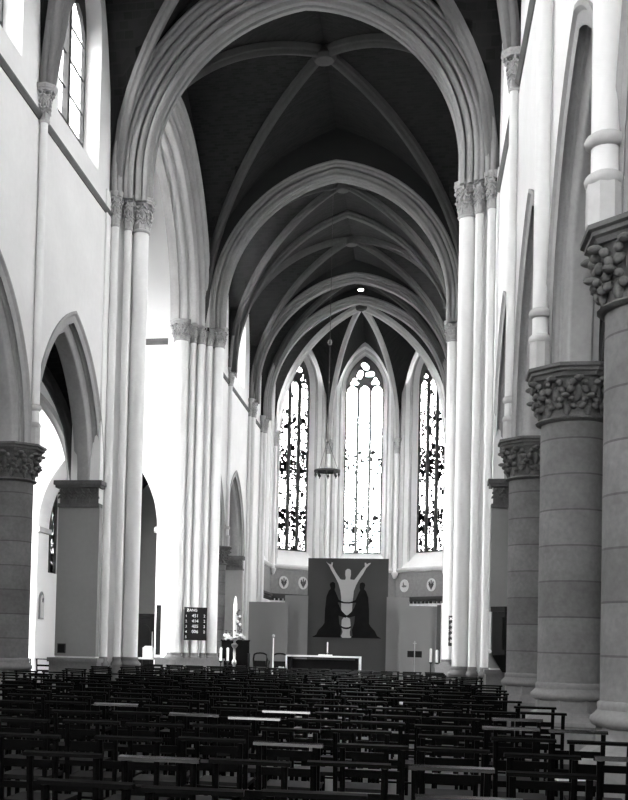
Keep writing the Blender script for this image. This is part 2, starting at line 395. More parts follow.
# ---------------------------------------------------------------- long walls of nave and chancel
def long_wall(side, y0, y1, bays, wins, apex, name, mt=PLASTER, zlow=5.63):
    """bays: arch centres (Y); wins: clerestory centres (Y)"""
    rz = R_(90) if side < 0 else R_(-90)
    X = XL if side < 0 else XRW
    sg = 1 if side < 0 else -1
    us = lambda Y: sg*Y
    a, h, rr = 2.25, apex-5.63, .46
    ops = []
    for Y in sorted(bays, key=us): ops.append(arch_pts(a, h, us(Y), 5.63, rr, 14))
    lo, hi = sorted((us(y0), us(y1)))
    outer = [(lo, 20.6), (lo, zlow)]
    for p in ops: outer += p
    outer += [(hi, zlow), (hi, 20.6)]
    outer = [q for i, q in enumerate(outer) if i == 0 or (abs(q[0]-outer[i-1][0])+abs(q[1]-outer[i-1][1])) > 1e-4]
    holes = []; hb = []
    for Y in wins:
        u = us(Y)
        holes.append([(u-1.6, 13.45)] + arch_pts(1.6, 2.4, u, 16.7, 0, 10) + [(u+1.6, 13.45)])
        hb.append([(u-1.36, 13.95)] + arch_pts(1.36, 2.1, u, 16.7, 0, 10) + [(u+1.36, 13.95)])
    struct(MB().slab(outer, holes, .45, hb), name, mt, (X, 0, 0), rz)
    # lower back leaf that gives the arcade its thickness
    o2 = [(lo, 10.4), (lo, zlow)] + outer[2:-2] + [(hi, zlow), (hi, 10.4)]
    struct(MB().slab(o2, [], TH-.45, y0=.455), name+'_back', mt, (X, 0, 0), rz)
    for Y in wins: window((X, Y, 0), rz, 1.36, 13.95, 16.7, 18.8, CLEAR, d=.34, lights=2, m=LEADD)
    prof = [(rr+.015, -.05), (rr-.05, -.06)] + [(rr-.10, -.01), (rr-.20, .0)] + roll(.20, .07, .055, -90, 90, 4) + [(.19, .16), (.10, .20)] + roll(.05, .27, .06, -120, -180, 3) + [(-.01, .36), (-.01, TH-.20)] + [(.02, TH-.12), (.12, TH-.08), (.14, TH), (rr, TH), (rr, .0)]
    for Y in bays:
        trim(arch_ring(MB(), a, h, us(Y), 5.63, prof), ARCADE, (X, 0, 0), rz, smooth=35)
    # string course under the clerestory
    sc = MB(); x = 0
    pr = [(.02, 12.66), (-.03, 12.66), (-.09, 12.73), (-.09, 12.78), (-.02, 12.83), (.02, 12.83)]
    sc.loops([[(lo+.02, t, z) for t, z in pr], [(hi-.02, t, z) for t, z in pr]])
    trim(sc, TRIMD, (X, 0, 0), rz)
NB = [-2.75, 2.75, 8.25, 13.75, 19.25, 24.75]
long_wall(-1, -6, 27.55, NB, NB, 8.88, 'wall_left')
long_wall(+1, -6, 27.55, NB, NB, 9.0, 'wall_right')
CB = [43.25, 48.75]
CWN = [43.25, 49.0]
long_wall(-1, 40.0, 56.5, CB, CWN, 8.85, 'wall_chancel_left')
long_wall(+1, 40.0, 56.5, CB, CWN, 8.85, 'wall_chancel_right')
for side, nm in ((-1, 'wall_chancel_left_end'), (1, 'wall_chancel_right_end')):
    x0, x1 = sorted((sx(-9.15, side), sx(-8.13, side)))
    struct(MB().box(x0, x1, 51.45, 56.6, 0, 13.0), nm, PLASTER)

# ---------------------------------------------------------------- vaults
V = MB()
ys = [-6, 0, 5.5, 11, 16.5, 22, 27.5]
for i in range(6): vault_grid(V, XL, XRW, ys[i], ys[i+1])
vault_grid(V, XL, XRW, 28.4, 39.6, ZS, HV+.4, 32, 32)
cy_ = [40.2, 46.1, 52.2, 56.4]
for i in range(3): vault_grid(V, XL, XRW, cy_[i], cy_[i+1])
# apse cells
AC = Vector((AX, 58.47)); AW = 4.85; AS = AW*(sqrt(2)-1)
corners = [(AX-AW, 58.47-AS-.02), (AX-AW, 58.47+AS), (AX-AS, 58.47+AW), (AX+AS, 58.47+AW), (AX+AW, 58.47+AS), (AX+AW, 58.47-AS-.02)]
corners = [(corners[0][0], 56.4)] + corners[1:5] + [(corners[5][0], 56.4)]
AH = 6.45
def apse_z(rho, sg): return ZS + (AH-.75*rho*rho)*hprof(abs(sg)*rho)
for k in range(5):
    A = Vector(corners[k]); B = Vector(corners[k+1]); rows = []
    for i in range(15):
        rho = i/14; row = []
        for j in range(21):
            sg = -1+2*j/20; P = A.lerp(B, (sg+1)/2); Q = AC.lerp(P, rho); row.append((Q.x, Q.y, apse_z(rho, sg)))
        rows.append(row)
    V.loops(rows, closed_cols=False, caps=False)
# the wedge between the last arch and the apse centre
for sgn in (-1, 1):
    rows = []
    for i in range(15):
        rho = i/14; row = []
        for j in range(21):
            t = j/20; P = Vector((AX+sgn*AW, 56.4)).lerp(Vector((AX, 56.4)), t); Q = AC.lerp(P, rho)
            u = (1-t)*rho; row.append((Q.x, Q.y, ZS + (AH+ .02)*hprof(u)))
        rows.append(row)
    V.loops(rows, closed_cols=False, caps=False)
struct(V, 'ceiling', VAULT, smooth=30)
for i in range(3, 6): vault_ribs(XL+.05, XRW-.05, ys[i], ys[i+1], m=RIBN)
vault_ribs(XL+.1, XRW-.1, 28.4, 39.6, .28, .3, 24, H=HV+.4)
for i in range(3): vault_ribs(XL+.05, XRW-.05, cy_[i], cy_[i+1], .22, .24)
for k in range(1, 5):
    c = Vector(corners[k]); pts = []
    d = (AC-c).normalized()
    for i in range(25):
        rho = 1-i/24; q = AC.lerp(c+d*.12, rho); pts.append((q.x, q.y, ZS+AH*hprof(rho)-.0))
    trim(sweep_rib(MB(), pts, .26, .30), STONE, smooth=40)
for x, y, z, r in [(AX, 58.47, 19.62, .32), (AX, 43.15, 19.75, .30), (AX, 49.15, 19.75, .30), (AX, 34.0, 20.12, .38), (AX, 24.75, 19.7, .3), (AX, 54.3, 19.72, .26)]:
    trim(MB().lathe([(r*.4, -.16), (r*.8, -.12), (r, 0), (r*.95, .12), (r*.5, .3)], 16, (x, y, z)), RIB, smooth=40)

# ---------------------------------------------------------------- transverse arches
def soffit(r0, d, on):
    return [(r0+.02, d-.24), (r0+.10, d-.21), (r0+.10, d-.13), (r0+.0, d-.07), (r0-.02, d), (r0+.0, d+.07), (r0+.10, d+.13), (r0+.10, d+.21), (r0+.02, d+.24)] if on else []
def cross_arch(Y, a, apex, orders, depth, m=STONE, zs=13.3, zb=13.2):
    """orders: list of (r0, r1, t0): stepped orders towards the viewer; local x = X-AX, depth along +Y"""
    for r0, r1, t0 in orders:
        q = min(.075, (r1-r0)*.28)
        prof = [(r1, t0+.02)] + roll(r1-q, t0+q*.6, q, 0, -180, 5)[0:] + [(r1-2*q-.02, t0+.05)]
        mid = (r0+r1-2*q)/2
        prof += [(mid+.05, t0+.17), (mid+.015, t0+.19)] + roll(r0+q, t0+q*1.0, q, -60, -180, 5) + [(r0+.02, t0+2*q)] + soffit(r0, depth/2, r0 == 0 and depth > 1) + [(r0+.02, depth-t0-2*q)] + roll(r0+q, depth-t0-q, q, 180, 60, 5) + [(r1, depth-t0)]
        trim(arch_ring(MB(), a, apex-zs, 0, zs, prof, 22, zb), m, (AX, Y, 0), 0, smooth=38)
def gable_slab(name, Y, depth, a, apex, r, hw=5.1, zs=13.3, zb=13.1, m=VAULT, ztop=21.0):
    op = arch_pts(a, apex-zs, 0, zs, r, 22)
    outer = [(-hw, ztop), (-hw, zb)] + [(op[0][0], zb)] + op + [(op[-1][0], zb), (hw, zb), (hw, ztop)]
    struct(MB().slab(outer, [], depth), name, m, (AX, Y, 0), 0)
A1 = [(0, .34, .30), (.34, .62, .13), (.60, .86, -.04)]
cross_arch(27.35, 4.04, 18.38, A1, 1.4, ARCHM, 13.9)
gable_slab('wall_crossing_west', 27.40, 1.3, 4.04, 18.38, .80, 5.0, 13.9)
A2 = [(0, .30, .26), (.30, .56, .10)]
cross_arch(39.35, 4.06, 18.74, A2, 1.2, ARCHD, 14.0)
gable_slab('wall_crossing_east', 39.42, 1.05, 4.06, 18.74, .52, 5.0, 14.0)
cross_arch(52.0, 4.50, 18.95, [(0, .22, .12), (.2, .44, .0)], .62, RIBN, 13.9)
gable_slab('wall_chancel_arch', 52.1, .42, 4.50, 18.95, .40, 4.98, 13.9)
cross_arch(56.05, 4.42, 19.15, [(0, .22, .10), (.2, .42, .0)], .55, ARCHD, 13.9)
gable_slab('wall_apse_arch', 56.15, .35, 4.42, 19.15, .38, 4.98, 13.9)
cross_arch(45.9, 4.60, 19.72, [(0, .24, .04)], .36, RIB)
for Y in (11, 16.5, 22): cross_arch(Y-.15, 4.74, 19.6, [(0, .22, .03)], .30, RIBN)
# transept arches (seen edge-on)
for side in (-1, 1):
    rz = R_(90) if side < 0 else R_(-90); sg = 1 if side < 0 else -1
    X = sx(-7.75, side); uc = sg*34.0
    for r0, r1, t0 in [(0, .34, .30), (.34, .62, .13), (.60, .86, -.04)]:
        q = .075
        prof = [(r1, t0+.02)] + roll(r1-q, t0+q*.6, q, 0, -180, 5) + [(r1-2*q-.02, t0+.05)] + roll(r0+q, t0+q, q, -60, -180, 5) + [(r0+.02, t0+2*q)] + soffit(r0, .75, r0 == 0) + [(r0+.02, 1.4-t0)] + [(r1, 1.4-t0)]
        trim(arch_ring(MB(), 4.75, 4.9, uc, 13.3, prof, 22, 13.2), STONE, (X, 0, 0), rz, smooth=38)
    op = arch_pts(4.75, 4.9, uc, 13.3, .8, 22)
    outer = [(uc-5.75, 21), (uc-5.75, 13.1), (op[0][0], 13.1)] + op + [(op[-1][0], 13.1), (uc+5.75, 13.1), (uc+5.75, 21)]
    struct(MB().slab(outer, [], 1.25, y0=.08), 'wall_crossing_north' if side < 0 else 'wall_crossing_south', VAULT, (X, 0, 0), rz)

# ---------------------------------------------------------------- apse walls and windows
names = ['wall_apse_north', 'wall_apse_northeast', 'wall_apse_east', 'wall_apse_southeast', 'wall_apse_south']
for k in range(5):
    A = Vector(corners[k]); B = Vector(corners[k+1]); mid = (A+B)/2; L = (B-A).length; ang = atan2(B.y-A.y, B.x-A.x)
    hw = L/2+.02
    centre = k == 2  # centre window gets paler tracery: the glare is put into its colour
    wi, wo = 1.62, 1.08
    zin, zg = (5.98, 6.86)
    hole = [(-wi, zin)] + arch_pts(wi, 2.55, 0, 16.4, 0, 12) + [(wi, zin)]
    hb = [(-wo, zg)] + arch_pts(wo, 1.9, 0, 16.55, 0, 12) + [(wo, zg)]
    struct(MB().slab([(-hw, 20.3), (-hw, 0), (hw, 0), (hw, 20.3)], [hole], .75, [hb]), names[k], PLASTER, (mid.x, mid.y, 0), ang)
    window((mid.x, mid.y, 0), ang, 1.08, 6.86, 16.55, 18.45, GLASSC if centre else (CLEAR if k in (0, 4) else GLASSL), d=.66, lights=3, bars=False, m=LEAD if centre else LEADD)  # north and south facets glazed clear to brighten the apse
    # moulded arch around the reveal
    prof = [(.16, .02), (.16, -.05), (.08, -.09), (.02, -.03), (-.06, .02), (-.06, .10), (.0, .12)]
    trim(arch_ring(MB(), wi, 2.55, 0, 16.4, prof, 14, zin), STONE, (mid.x, mid.y, 0), ang, smooth=40)
    prof = [(.02, .34), (.02, .28), (-.05, .24), (-.10, .30), (-.10, .40), (.02, .42)]
    trim(arch_ring(MB(), wi-.22, 2.3, 0, 16.45, prof, 14, 6.35), STONE, (mid.x, mid.y, 0), ang, smooth=40)
    # sill string, painted dado band, dark cornice
    pr = [(.02, 5.70), (-.10, 5.74), (-.14, 5.84), (-.14, 5.90), (-.02, 5.97), (.02, 5.97)]
    trim(MB().loops([[(-hw, t, z) for t, z in pr], [(hw, t, z) for t, z in pr]]), STONE, (mid.x, mid.y, 0), ang)
    trim(MB().box(-hw, hw, -.03, .01, 4.30, 5.70), DADO, (mid.x, mid.y, 0), ang)
    cp = MB(); cp.box(-hw, hw, -.16, .01, 4.16, 4.26); cp.box(-hw, hw, -.08, .01, 4.04, 4.16); cp.box(-hw, hw, -.10, .01, 4.26, 4.31)
    u = -hw+.1
    while u < hw-.1: cp.box(u, u+.12, -.13, .0, 3.92, 4.06); u += .3
    trim(cp, LEADD, (mid.x, mid.y, 0), ang)

# ---------------------------------------------------------------- capitals, bases, columns
def leaf(mb, ang, r0, z0, hgt, w, out, c=(0, 0)):
    """a lobed leaf climbing a bell and curling over at its tip: stem, side lobes and curl as flattened swellings"""
    ca, sa = cos(ang), sin(ang)
    def blob(rho, side, z, a, b, h, tilt=0):
        v = MB().ball((0, 0, 0), 1, 7, 5); q = []
        for x, y, zz in v.v:
            x, y, zz = x*a, y*b, zz*h
            y, zz = y*cos(tilt)-zz*sin(tilt), y*sin(tilt)+zz*cos(tilt)
            X, Y = rho+x, side+y
            q.append((c[0]+X*ca-Y*sa, c[1]+X*sa+Y*ca, z+zz))
        mb.add(q, v.f)
    blob(r0+.10*out, 0, z0+.30*hgt, .30*w, .34*w, .36*hgt)
    for sg in (-1, 1):
        blob(r0+.35*out, sg*.58*w, z0+.45*hgt, .30*w, .30*w, .20*hgt, sg*.7)
        blob(r0+.62*out, sg*.48*w, z0+.72*hgt, .30*w, .28*w, .16*hgt, sg*.9)
    blob(r0+.90*out, 0, z0+.88*hgt, .48*w, .42*w, .13*hgt)
def foliate_capital(mb, r, z0, z1, c=(0, 0), n=8, flare=1.42, phase=0.0):
    """necking, bell and two rows of curled leaves, z0..z1"""
    h = z1-z0
    mb.lathe([(r, 0), (r*1.12, .02*h), (r*1.18, .06*h), (r*1.12, .10*h), (r*1.0, .12*h), (r*.98, .40*h), (r*1.02, .70*h), (r*1.12, .90*h), (r*1.22, h)], 20, (c[0], c[1], z0))
    w = pi*r*1.15/n
    for k in range(n):
        leaf(mb, phase+2*pi*k/n, r*1.0, z0+.13*h, .46*h, w, r*.34, c)
        leaf(mb, phase+2*pi*(k+.5)/n, r*1.02, z0+.46*h, .52*h, w*1.1, r*flare-r*1.02, c)
    return mb
def abacus(mb, r, z0, z1, c=(0, 0), n=8, ph=pi/8):
    h = z1-z0
    mb.lathe([(r*.90, 0), (r*.94, h*.28), (r*1.0, h*.38), (r*1.0, h*.62), (r*1.06, h*.72), (r*1.06, h)], n, (c[0], c[1], z0), ph); return mb
def base_prof(r, z0, z1, n=24, c=(0, 0), mb=None):
    mb = mb or MB(); h = z1-z0
    q = min(.095, r*.55); mb.lathe([(r, h), (r+q*.25, h*.92), (r+q*.30, h*.80), (r+q*.22, h*.66), (r+q*.55, h*.52), (r+q*.95, h*.38), (r+q, h*.26), (r+q*.85, h*.12), (r+q*.4, h*.04), (r+q*.3, 0)], n, (c[0], c[1], z0)); return mb
def column(x, y, label, group):
    t = thing('round_column', label, 'column', (x, y, 0), 0, group)
    r = .445
    p = MB(); p.lathe([(r*1.50, 0), (r*1.50, .50), (r*1.56, .52), (r*1.54, .57), (r*1.30, .66), (r*1.12, .70), (r*1.10, .72), (r*1.10, .90)], 8, (0, 0, 0), pi/8)
    p.build('plinth', BASE, t)
    base_prof(r, .86, 1.12).build('base', BASE, t, smooth=50)
    MB().lathe([(r, 1.10), (r, 4.86)], 40).build('shaft', DRUM, t, smooth=50)
    foliate_capital(MB(), r, 4.84, 5.47, n=10, flare=1.40).build('capital', CAPD, t, smooth=50)
    abacus(MB(), r*1.50, 5.46, 5.63).build('abacus', CAPD, t)
    return t
def wall_shaft(x, y, side, label, z0=5.63, zc=12.62, r=.085, rings=True, ztop=13.38):
    """thin shaft on the wall face; stands on the column capital, carries the vault ribs"""
    t = thing('wall_shaft', label, 'wall shaft', (x, y, 0), 0, 'slender shafts on the nave walls')
    if rings:
        p = MB(); p.lathe([(r*1.35, z0), (r*1.35, z0+.40), (r*1.2, z0+.44)], 8, (0, 0, 0), pi/8); p.build('pedestal', STONE, t)
        for zz in (z0+.40, z0+.78):
            MB().lathe([(r*1.1, -.03), (r*1.40, 0), (r*1.48, .04), (r*1.35, .08), (r*1.05, .11)], 16, (0, 0, zz)).build('ring', STONE, t, smooth=50)
    MB().lathe([(r, z0), (r, zc)], 16).build('shaft', SHAFT, t, smooth=50)
    foliate_capital(MB(), r*1.25, zc-.02, ztop-.10, n=6, flare=1.9).build('capital', CAPL, t, smooth=50)
    abacus(MB(), r*3.1, ztop-.13, ztop).build('abacus', CAPL, t)
    return t
GC = 'round columns of the nave arcades'
column(-8.5, 22.0, 'banded round stone column at the left edge of the nave', GC)
column(-8.5, 46.2, 'distant dark banded column left of the tall paschal candle', GC)
column(2.2, 22.0, 'third round stone column on the right, nearest the pulpit', GC)
column(2.2, 16.5, 'complete thick round stone column with carved capital in the middle of the right arcade', GC)
column(2.2, 11.0, 'nearest round stone column, cut by the right edge of the photo', GC)
for x, y in ((-8.5, 16.5), (-8.5, 11.0), (2.2, 5.5)):        # the arcade goes on beside the viewer
    r = .445; pm = MB()
    pm.lathe([(r*1.50, 0), (r*1.50, .50), (r*1.30, .66), (r*1.10, .72), (r*1.10, .90)], 8, (0, 0, 0), pi/8); base_prof(r, .86, 1.12, mb=pm)
    pm.lathe([(r, 1.10), (r, 4.86)], 32); foliate_capital(pm, r, 4.84, 5.47, n=10, flare=1.40); abacus(pm, r*1.50, 5.46, 5.63)
    trim(pm, DRUM, (x, y, 0), smooth=50)
wall_shaft(-8.03, 22.0, -1, 'white wall shaft on the left wall rising above the banded column')
wall_shaft(-8.03, 46.2, -1, 'small distant wall shaft on the left chancel wall')
wall_shaft(1.73, 22.0, 1, 'thin white wall shaft above the third right column, with visible foliate corbel')
wall_shaft(1.70, 16.3, 1, 'ringed white wall shaft standing on the middle right column', r=.11)
wall_shaft(1.70, 10.8, 1, 'thick ringed wall shaft above the nearest right column', r=.13)
# vault springers on the wall shafts
for x, y, sg in ((-8.03, 22.0, 1), (-8.03, 46.1, 1), (1.73, 22.0, -1)):      # moulded springers where the ribs gather
    mb = MB()
    for dx, dy, r in ((.07, 0, .09), (.02, -.14, .07), (.02, .14, .07)):
        mb.tube([(x+sg*dx, y+dy, 13.36), (x+sg*(dx+.02), y+dy*1.1, 13.9), (x+sg*(dx+.10), y+dy*1.9, 14.7)], [r, r, r*.7], 10)
    trim(mb, RIBN, smooth=50)

# ---------------------------------------------------------------- crossing piers
def shaft_on(t, x, y, r, z0, z1, m=SHAFT, cap=True, ztop=13.34, n=20, capm=CAPL, base=True):
    MB().lathe([(r, z0), (r, z1)], n, (x, y, 0)).build('shaft', m, t, smooth=50)
    if base:
        b = base_prof(max(r, .1), z0-.26, z0, 20, (x, y)); b.lathe([(max(r, .1)*1.42, .0), (max(r, .1)*1.42, z0-.25)], 8, (x, y, 0), pi/8); b.build('base', BASE, t, smooth=50)
    if cap:
        c = foliate_capital(MB(), r*1.05, z1-.02, ztop-.14, (x, y), n=8 if r > .12 else 6, flare=1.55 if r > .12 else 1.9)
        abacus(c, max(r*1.75, r+.12), ztop-.16, ztop, (x, y)); c.build('capital', capm, t, smooth=50)
def west_pier(side, label):
    t = thing('crossing_pier', label, 'pier', (0, 0, 0), 0, 'clustered piers of the crossing')
    q = lambda P: [(sx(x, side), y) for x, y in P]
    body = q([(-9.15, 27.05), (-8.08, 27.05), (-8.08, 27.66), (-7.86, 27.92), (-7.60, 28.16), (-7.62, 28.42), (-8.0, 28.75), (-8.3, 29.0), (-9.15, 29.0)])
    low = q([(-9.15, 27.06), (-8.06, 27.06), (-8.05, 27.5), (-7.7, 28.1), (-9.15, 28.0)])
    cr = MB().prism(body, 0, 5.6); cr.prism(q([(-8.86, 27.05)] + [(-8.08, 27.05), (-8.08, 27.66), (-7.86, 27.92), (-7.60, 28.16), (-7.62, 28.42), (-8.0, 28.75), (-8.3, 29.0), (-9.15, 29.0), (-9.15, 27.7), (-8.86, 27.7)]), 5.6, 13.3)
    cr.build('core', SHAFT, t)
    x0, x1 = sorted((sx(-9.155, side), sx(-8.05, side)))
    MB().box(x0, x1, 27.02, 27.3, 1.1, 4.95).build('respond', SHADEPL, t)
    pl = MB(); x0b, x1b = sorted((sx(-9.25, side), sx(-7.98, side)))
    pl.box(x0b, x1b, 26.88, 27.4, 0, .80); pl.box(x0b-.04, x1b+.04, 26.82, 27.4, .95, 1.06); pl.box(x0b, x1b, 26.90, 27.4, .8, .95)
    pl.build('plinth', BASE, t)
    cb = MB(); cb.box(x0, x1, 26.95, 27.3, 4.95, 5.05); cb.box(x0+.04, x1-.04, 27.0, 27.3, 5.05, 5.45)
    for k in range(6):
        u = x0+.1+(x1-x0-.2)*k/5
        leaf(cb, -pi/2, .0, 5.06, .36, .10, .12, (u, 27.0)); 
    cb.box(x0-.05, x1+.05, 26.86, 27.3, 5.45, 5.52); cb.box(x0-.09, x1+.09, 26.82, 27.3, 5.52, 5.63)
    cb.build('respond_capital', CAPD, t)
    for x, y, r in [(-7.98, 27.5, .10), (-7.70, 27.80, .10), (-7.42, 28.08, .205)]:
        shaft_on(t, sx(x, side), y, r, 1.1, 12.45)
    for x, y, r in [(-7.75, 28.72, .10), (-8.1, 28.95, .10), (-8.6, 29.1, .205)]:
        shaft_on(t, sx(x, side), y, r, 1.1, 12.45)
    return t
def east_pier(side, label):
    t = thing('crossing_pier', label, 'pier', (0, 0, 0), 0, 'clustered piers of the crossing')
    q = lambda P: [(sx(x, side), y) for x, y in P]
    MB().prism(q([(-9.2, 39.15), (-8.55, 39.18), (-8.36, 39.46), (-8.1, 39.72), (-7.84, 39.98), (-7.58, 40.2), (-7.6, 40.4), (-7.95, 40.9), (-9.2, 40.9)]), 0, 13.3).build('core', SHAFT, t)
    pl = MB().prism(q([(-9.3, 38.75), (-8.5, 38.72), (-7.05, 40.0), (-7.05, 40.5), (-7.8, 41.0), (-9.3, 41.0)]), 0, .84)
    pl.prism(q([(-9.34, 38.7), (-8.5, 38.67), (-7.0, 39.98), (-7.0, 40.5), (-7.8, 41.0), (-9.34, 41.0)]), .84, .92)
    pl.build('plinth', BASE, t)
    for x, y, r in [(-8.66, 39.05, .25), (-8.27, 39.28, .10), (-8.01, 39.52, .14), (-7.74, 39.78, .10), (-7.45, 40.1, .19)]:
        shaft_on(t, sx(x, side), y, r, 1.12, 12.6)
    return t
west_pier(-1, 'clustered white crossing pier nearest on the left, with grey respond and dark square plaque')
west_pier(1, 'clustered white crossing pier nearest on the right, behind the pulpit')
east_pier(-1, 'far left clustered crossing pier carrying the black hymn board')
east_pier(1, 'far right crossing pier, partly hidden behind the nearer right pier')
# chancel responds and small piers of the chancel arches
def respond(x, y, side, label, rs, z1=12.5, ztop=13.34):
    t = thing('clustered_shaft', label, 'clustered shaft', (0, 0, 0), 0, 'shafts carrying the chancel arches')
    for dx, dy, r in rs: shaft_on(t, sx(x+dx, side), y+dy, r, 1.0, z1, ztop=ztop)
    return t
respond(-7.95, 52.3, -1, 'pair of slim white shafts under the chancel arch on the left wall', [(0, 0, .14), (-.1, -.32, .07), (-.08, .3, .07)])
respond(-7.92, 56.3, -1, 'pair of slim white shafts at the left mouth of the apse', [(0, 0, .13), (-.1, -.3, .07), (0.02, .28, .07)])
respond(-7.95, 52.3, 1, 'slim white shaft under the chancel arch on the right', [(0, 0, .14), (-.1, -.32, .07)])
respond(-7.92, 56.3, 1, 'slim white shaft at the right mouth of the apse', [(0, 0, .13), (-.1, -.3, .07)])
for k, lab in ((1, 'slim apse corner shaft left of the left stained-glass window'), (2, 'slim apse corner shaft between the left and central stained-glass windows'), (3, 'slim apse corner shaft between the central and right stained-glass windows'), (4, 'slim apse corner shaft right of the right stained-glass window')):
    c = Vector(corners[k]); d = (AC-c).normalized(); p = c+d*.14
    t = thing('apse_shaft', lab, 'wall shaft', (p.x, p.y, 0), 0, 'corner shafts of the apse')
    MB().lathe([(.11, 5.6), (.11, 12.6)], 14).build('shaft', SHAFT, t, smooth=50)
    foliate_capital(MB(), .13, 12.56, 13.25, n=6, flare=1.9).build('capital', CAPL, t, smooth=50)
    abacus(MB(), .30, 13.22, 13.40).build('abacus', CAPL, t)
    MB().lathe([(.06, 5.36), (.12, 5.42), (.14, 5.50), (.19, 5.60), (.20, 5.68), (.13, 5.74)], 12).build('corbel', STONE, t, smooth=50)
# chancel respond on the east side of the chancel arcade
for side in (-1, 1):
    x0, x1 = sorted((sx(-9.14, side), sx(-8.12, side)))
    cb = MB(); cb.box(x0-.03, x1+.03, 51.0, 51.5, 4.95, 5.05); cb.box(x0, x1, 51.06, 51.5, 5.05, 5.45); cb.box(x0-.07, x1+.07, 50.95, 51.5, 5.45, 5.63)
    for k in range(6): leaf(cb, -pi/2, 0, 5.06, .34, .10, .08, (x0+.1+(x1-x0-.2)*k/5, 51.06))
    trim(cb, CAPD)
    trim(MB().box(x0, x1, 51.1, 51.46, 0, 4.95), SHADEPL)

# ---------------------------------------------------------------- aisles and transepts
for side in (-1, 1):
    nm = 'left' if side < 0 else 'right'
    rz = R_(90) if side < 0 else R_(-90); sg = 1 if side < 0 else -1
    xo = sx(-13.6, side)
    outer = [(min(sg*-6, sg*28.2), 10.6), (min(sg*-6, sg*28.2), 0), (max(sg*-6, sg*28.2), 0), (max(sg*-6, sg*28.2), 10.6)]
    holes = []; cs = (2.75, 8.25, 13.75, 19.25, 24.75)
    for Y in cs: holes.append([(sg*Y-.75, 3.2)] + arch_pts(.75, 1.3, sg*Y, 6.6, 0, 8) + [(sg*Y+.75, 3.2)])
    struct(MB().slab(outer, holes, .5), 'wall_aisle_'+nm, PLASTER if side < 0 else SHADEPL, (xo, 0, 0), rz)
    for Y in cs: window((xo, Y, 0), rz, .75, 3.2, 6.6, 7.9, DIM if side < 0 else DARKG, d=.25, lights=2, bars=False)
    v = MB(); x0, x1 = sorted((sx(-8.76, side), sx(-13.65, side)))
    for i in range(1, 6): vault_grid(v, x0, x1, ys[i], ys[i+1], 5.7, 4.3, 16, 16)
    struct(v, 'ceiling_aisle_'+nm, VAULT, smooth=30)
    for i in range(3, 6): vault_ribs(x0+.04, x1-.04, ys[i], ys[i+1], .22, .24, 14, RIB, 5.7, 4.3)
    for Y in (16.5, 22):
        pr = [(.3, 0), (.3, .05), (.1, .05), (0, .12), (0, .38), (.1, .45), (.3, .45)]
        trim(arch_ring(MB(), 2.05, 3.6, 0, 5.63, pr, 12), STONE, ((x0+x1)/2, Y-.22, 0), 0, smooth=40)
    # aisle end: arch to the transept
    xs = sx(-11.25, side)
    op = arch_pts(2.05, 2.95, 0, 5.63, .28, 14, 0.0)
    struct(MB().slab([(-2.1-.45, 12.5), (-2.1-.45, 0)] + op + [(2.1+.45, 0), (2.1+.45, 12.5)], [], .8), 'wall_aisle_end_'+nm, BRIGHT, (xs, 27.6, 0), 0)
    pr = [(.30, -.02), (.20, -.04), (.14, .03), (.10, .10), (.02, .14), (0, .22), (0, .60), (.1, .70), (.14, .80), (.30, .82)]
    trim(arch_ring(MB(), 2.05, 2.95, 0, 5.63, pr, 14, 0.0), STONE, (xs, 27.6, 0), 0, smooth=40)
    # upper west wall of the transept
    x0, x1 = sorted((sx(-8.9, side), sx(-21, side))); 
    xw = sx(-16.9, side); ww = [[(-1.9, 3.5)] + arch_pts(1.9, 3.2, 0, 15.2, 0, 12) + [(1.9, 3.5)]]
    struct(MB().box(x0, x1, 27.75, 28.35, 12.45, 21) if False else MB().box(*sorted((sx(-8.9, side), sx(-13.7, side))), 27.75, 28.35, 12.4, 21), 'wall_transept_above_aisle_'+nm, PLASTER)
    e0, e1 = (-4.1, 3.2) if side > 0 else (-3.2, 4.1)
    struct(MB().slab([(e0, 21), (e0, 0), (e1, 0), (e1, 21)], ww, .5), 'wall_transept_west_'+nm, PLASTER, (xw, 28.3, 0), R_(180))
    window((xw, 28.3, 0), R_(180), 1.9, 3.5, 15.2, 18.4, CLEARN, d=.2, lights=3)  # unseen west window, added to light the transept's east wall
    # east wall with the arch to the chancel aisle
    xc = sx(-12.0, side)
    op = arch_pts(2.36, 3.5, 0, 5.8, 0, 16, 0.0)
    w0, w1 = sorted((sx(-9.2, side)-xc, sx(-21, side)-xc))
    struct(MB().slab([(w0, 21), (w0, 0)] + op + [(w1, 0), (w1, 21)], [], 1.3), 'wall_transept_east_'+nm, BRIGHT, (xc, 40.0, 0), 0)
    pr = [(.38, .02), (.38, -.035), (.02, -.035), (.02, .02)]
    trim(arch_ring(MB(), 2.36, 3.5, 0, 5.8, pr, 16), STONE if side > 0 else PLASTER, (xc, 40.0, 0), 0, smooth=40)
    for u in (-2.36, 2.36):
        trim(MB().box(u-.22 if u < 0 else u-.10, u+.10 if u < 0 else u+.22, -.08, 1.32, 5.62, 5.82), STONE, (xc, 40.0, 0), 0)
    pr = [(.02, 12.75), (-.06, 12.80), (-.12, 12.90), (-.12, 12.96), (.02, 13.02)]
    trim(MB().loops([[(w0, t, z) for t, z in pr], [(w1, t, z) for t, z in pr]]), TRIMD, (xc, 40.0, 0), 0)
    # end wall with its great window
    xe = sx(-20, side)
    holes = [[(sg*34-3.6, 4.0)] + arch_pts(3.6, 5.2, sg*34, 14.8, 0, 12) + [(sg*34+3.6, 4.0)]]
    o0, o1 = sorted((sg*27.5, sg*41))
    struct(MB().slab([(o0, 21), (o0, 0), (o1, 0), (o1, 21)], holes, .6), 'wall_transept_end_'+nm, PLASTER, (xe, 0, 0), rz)
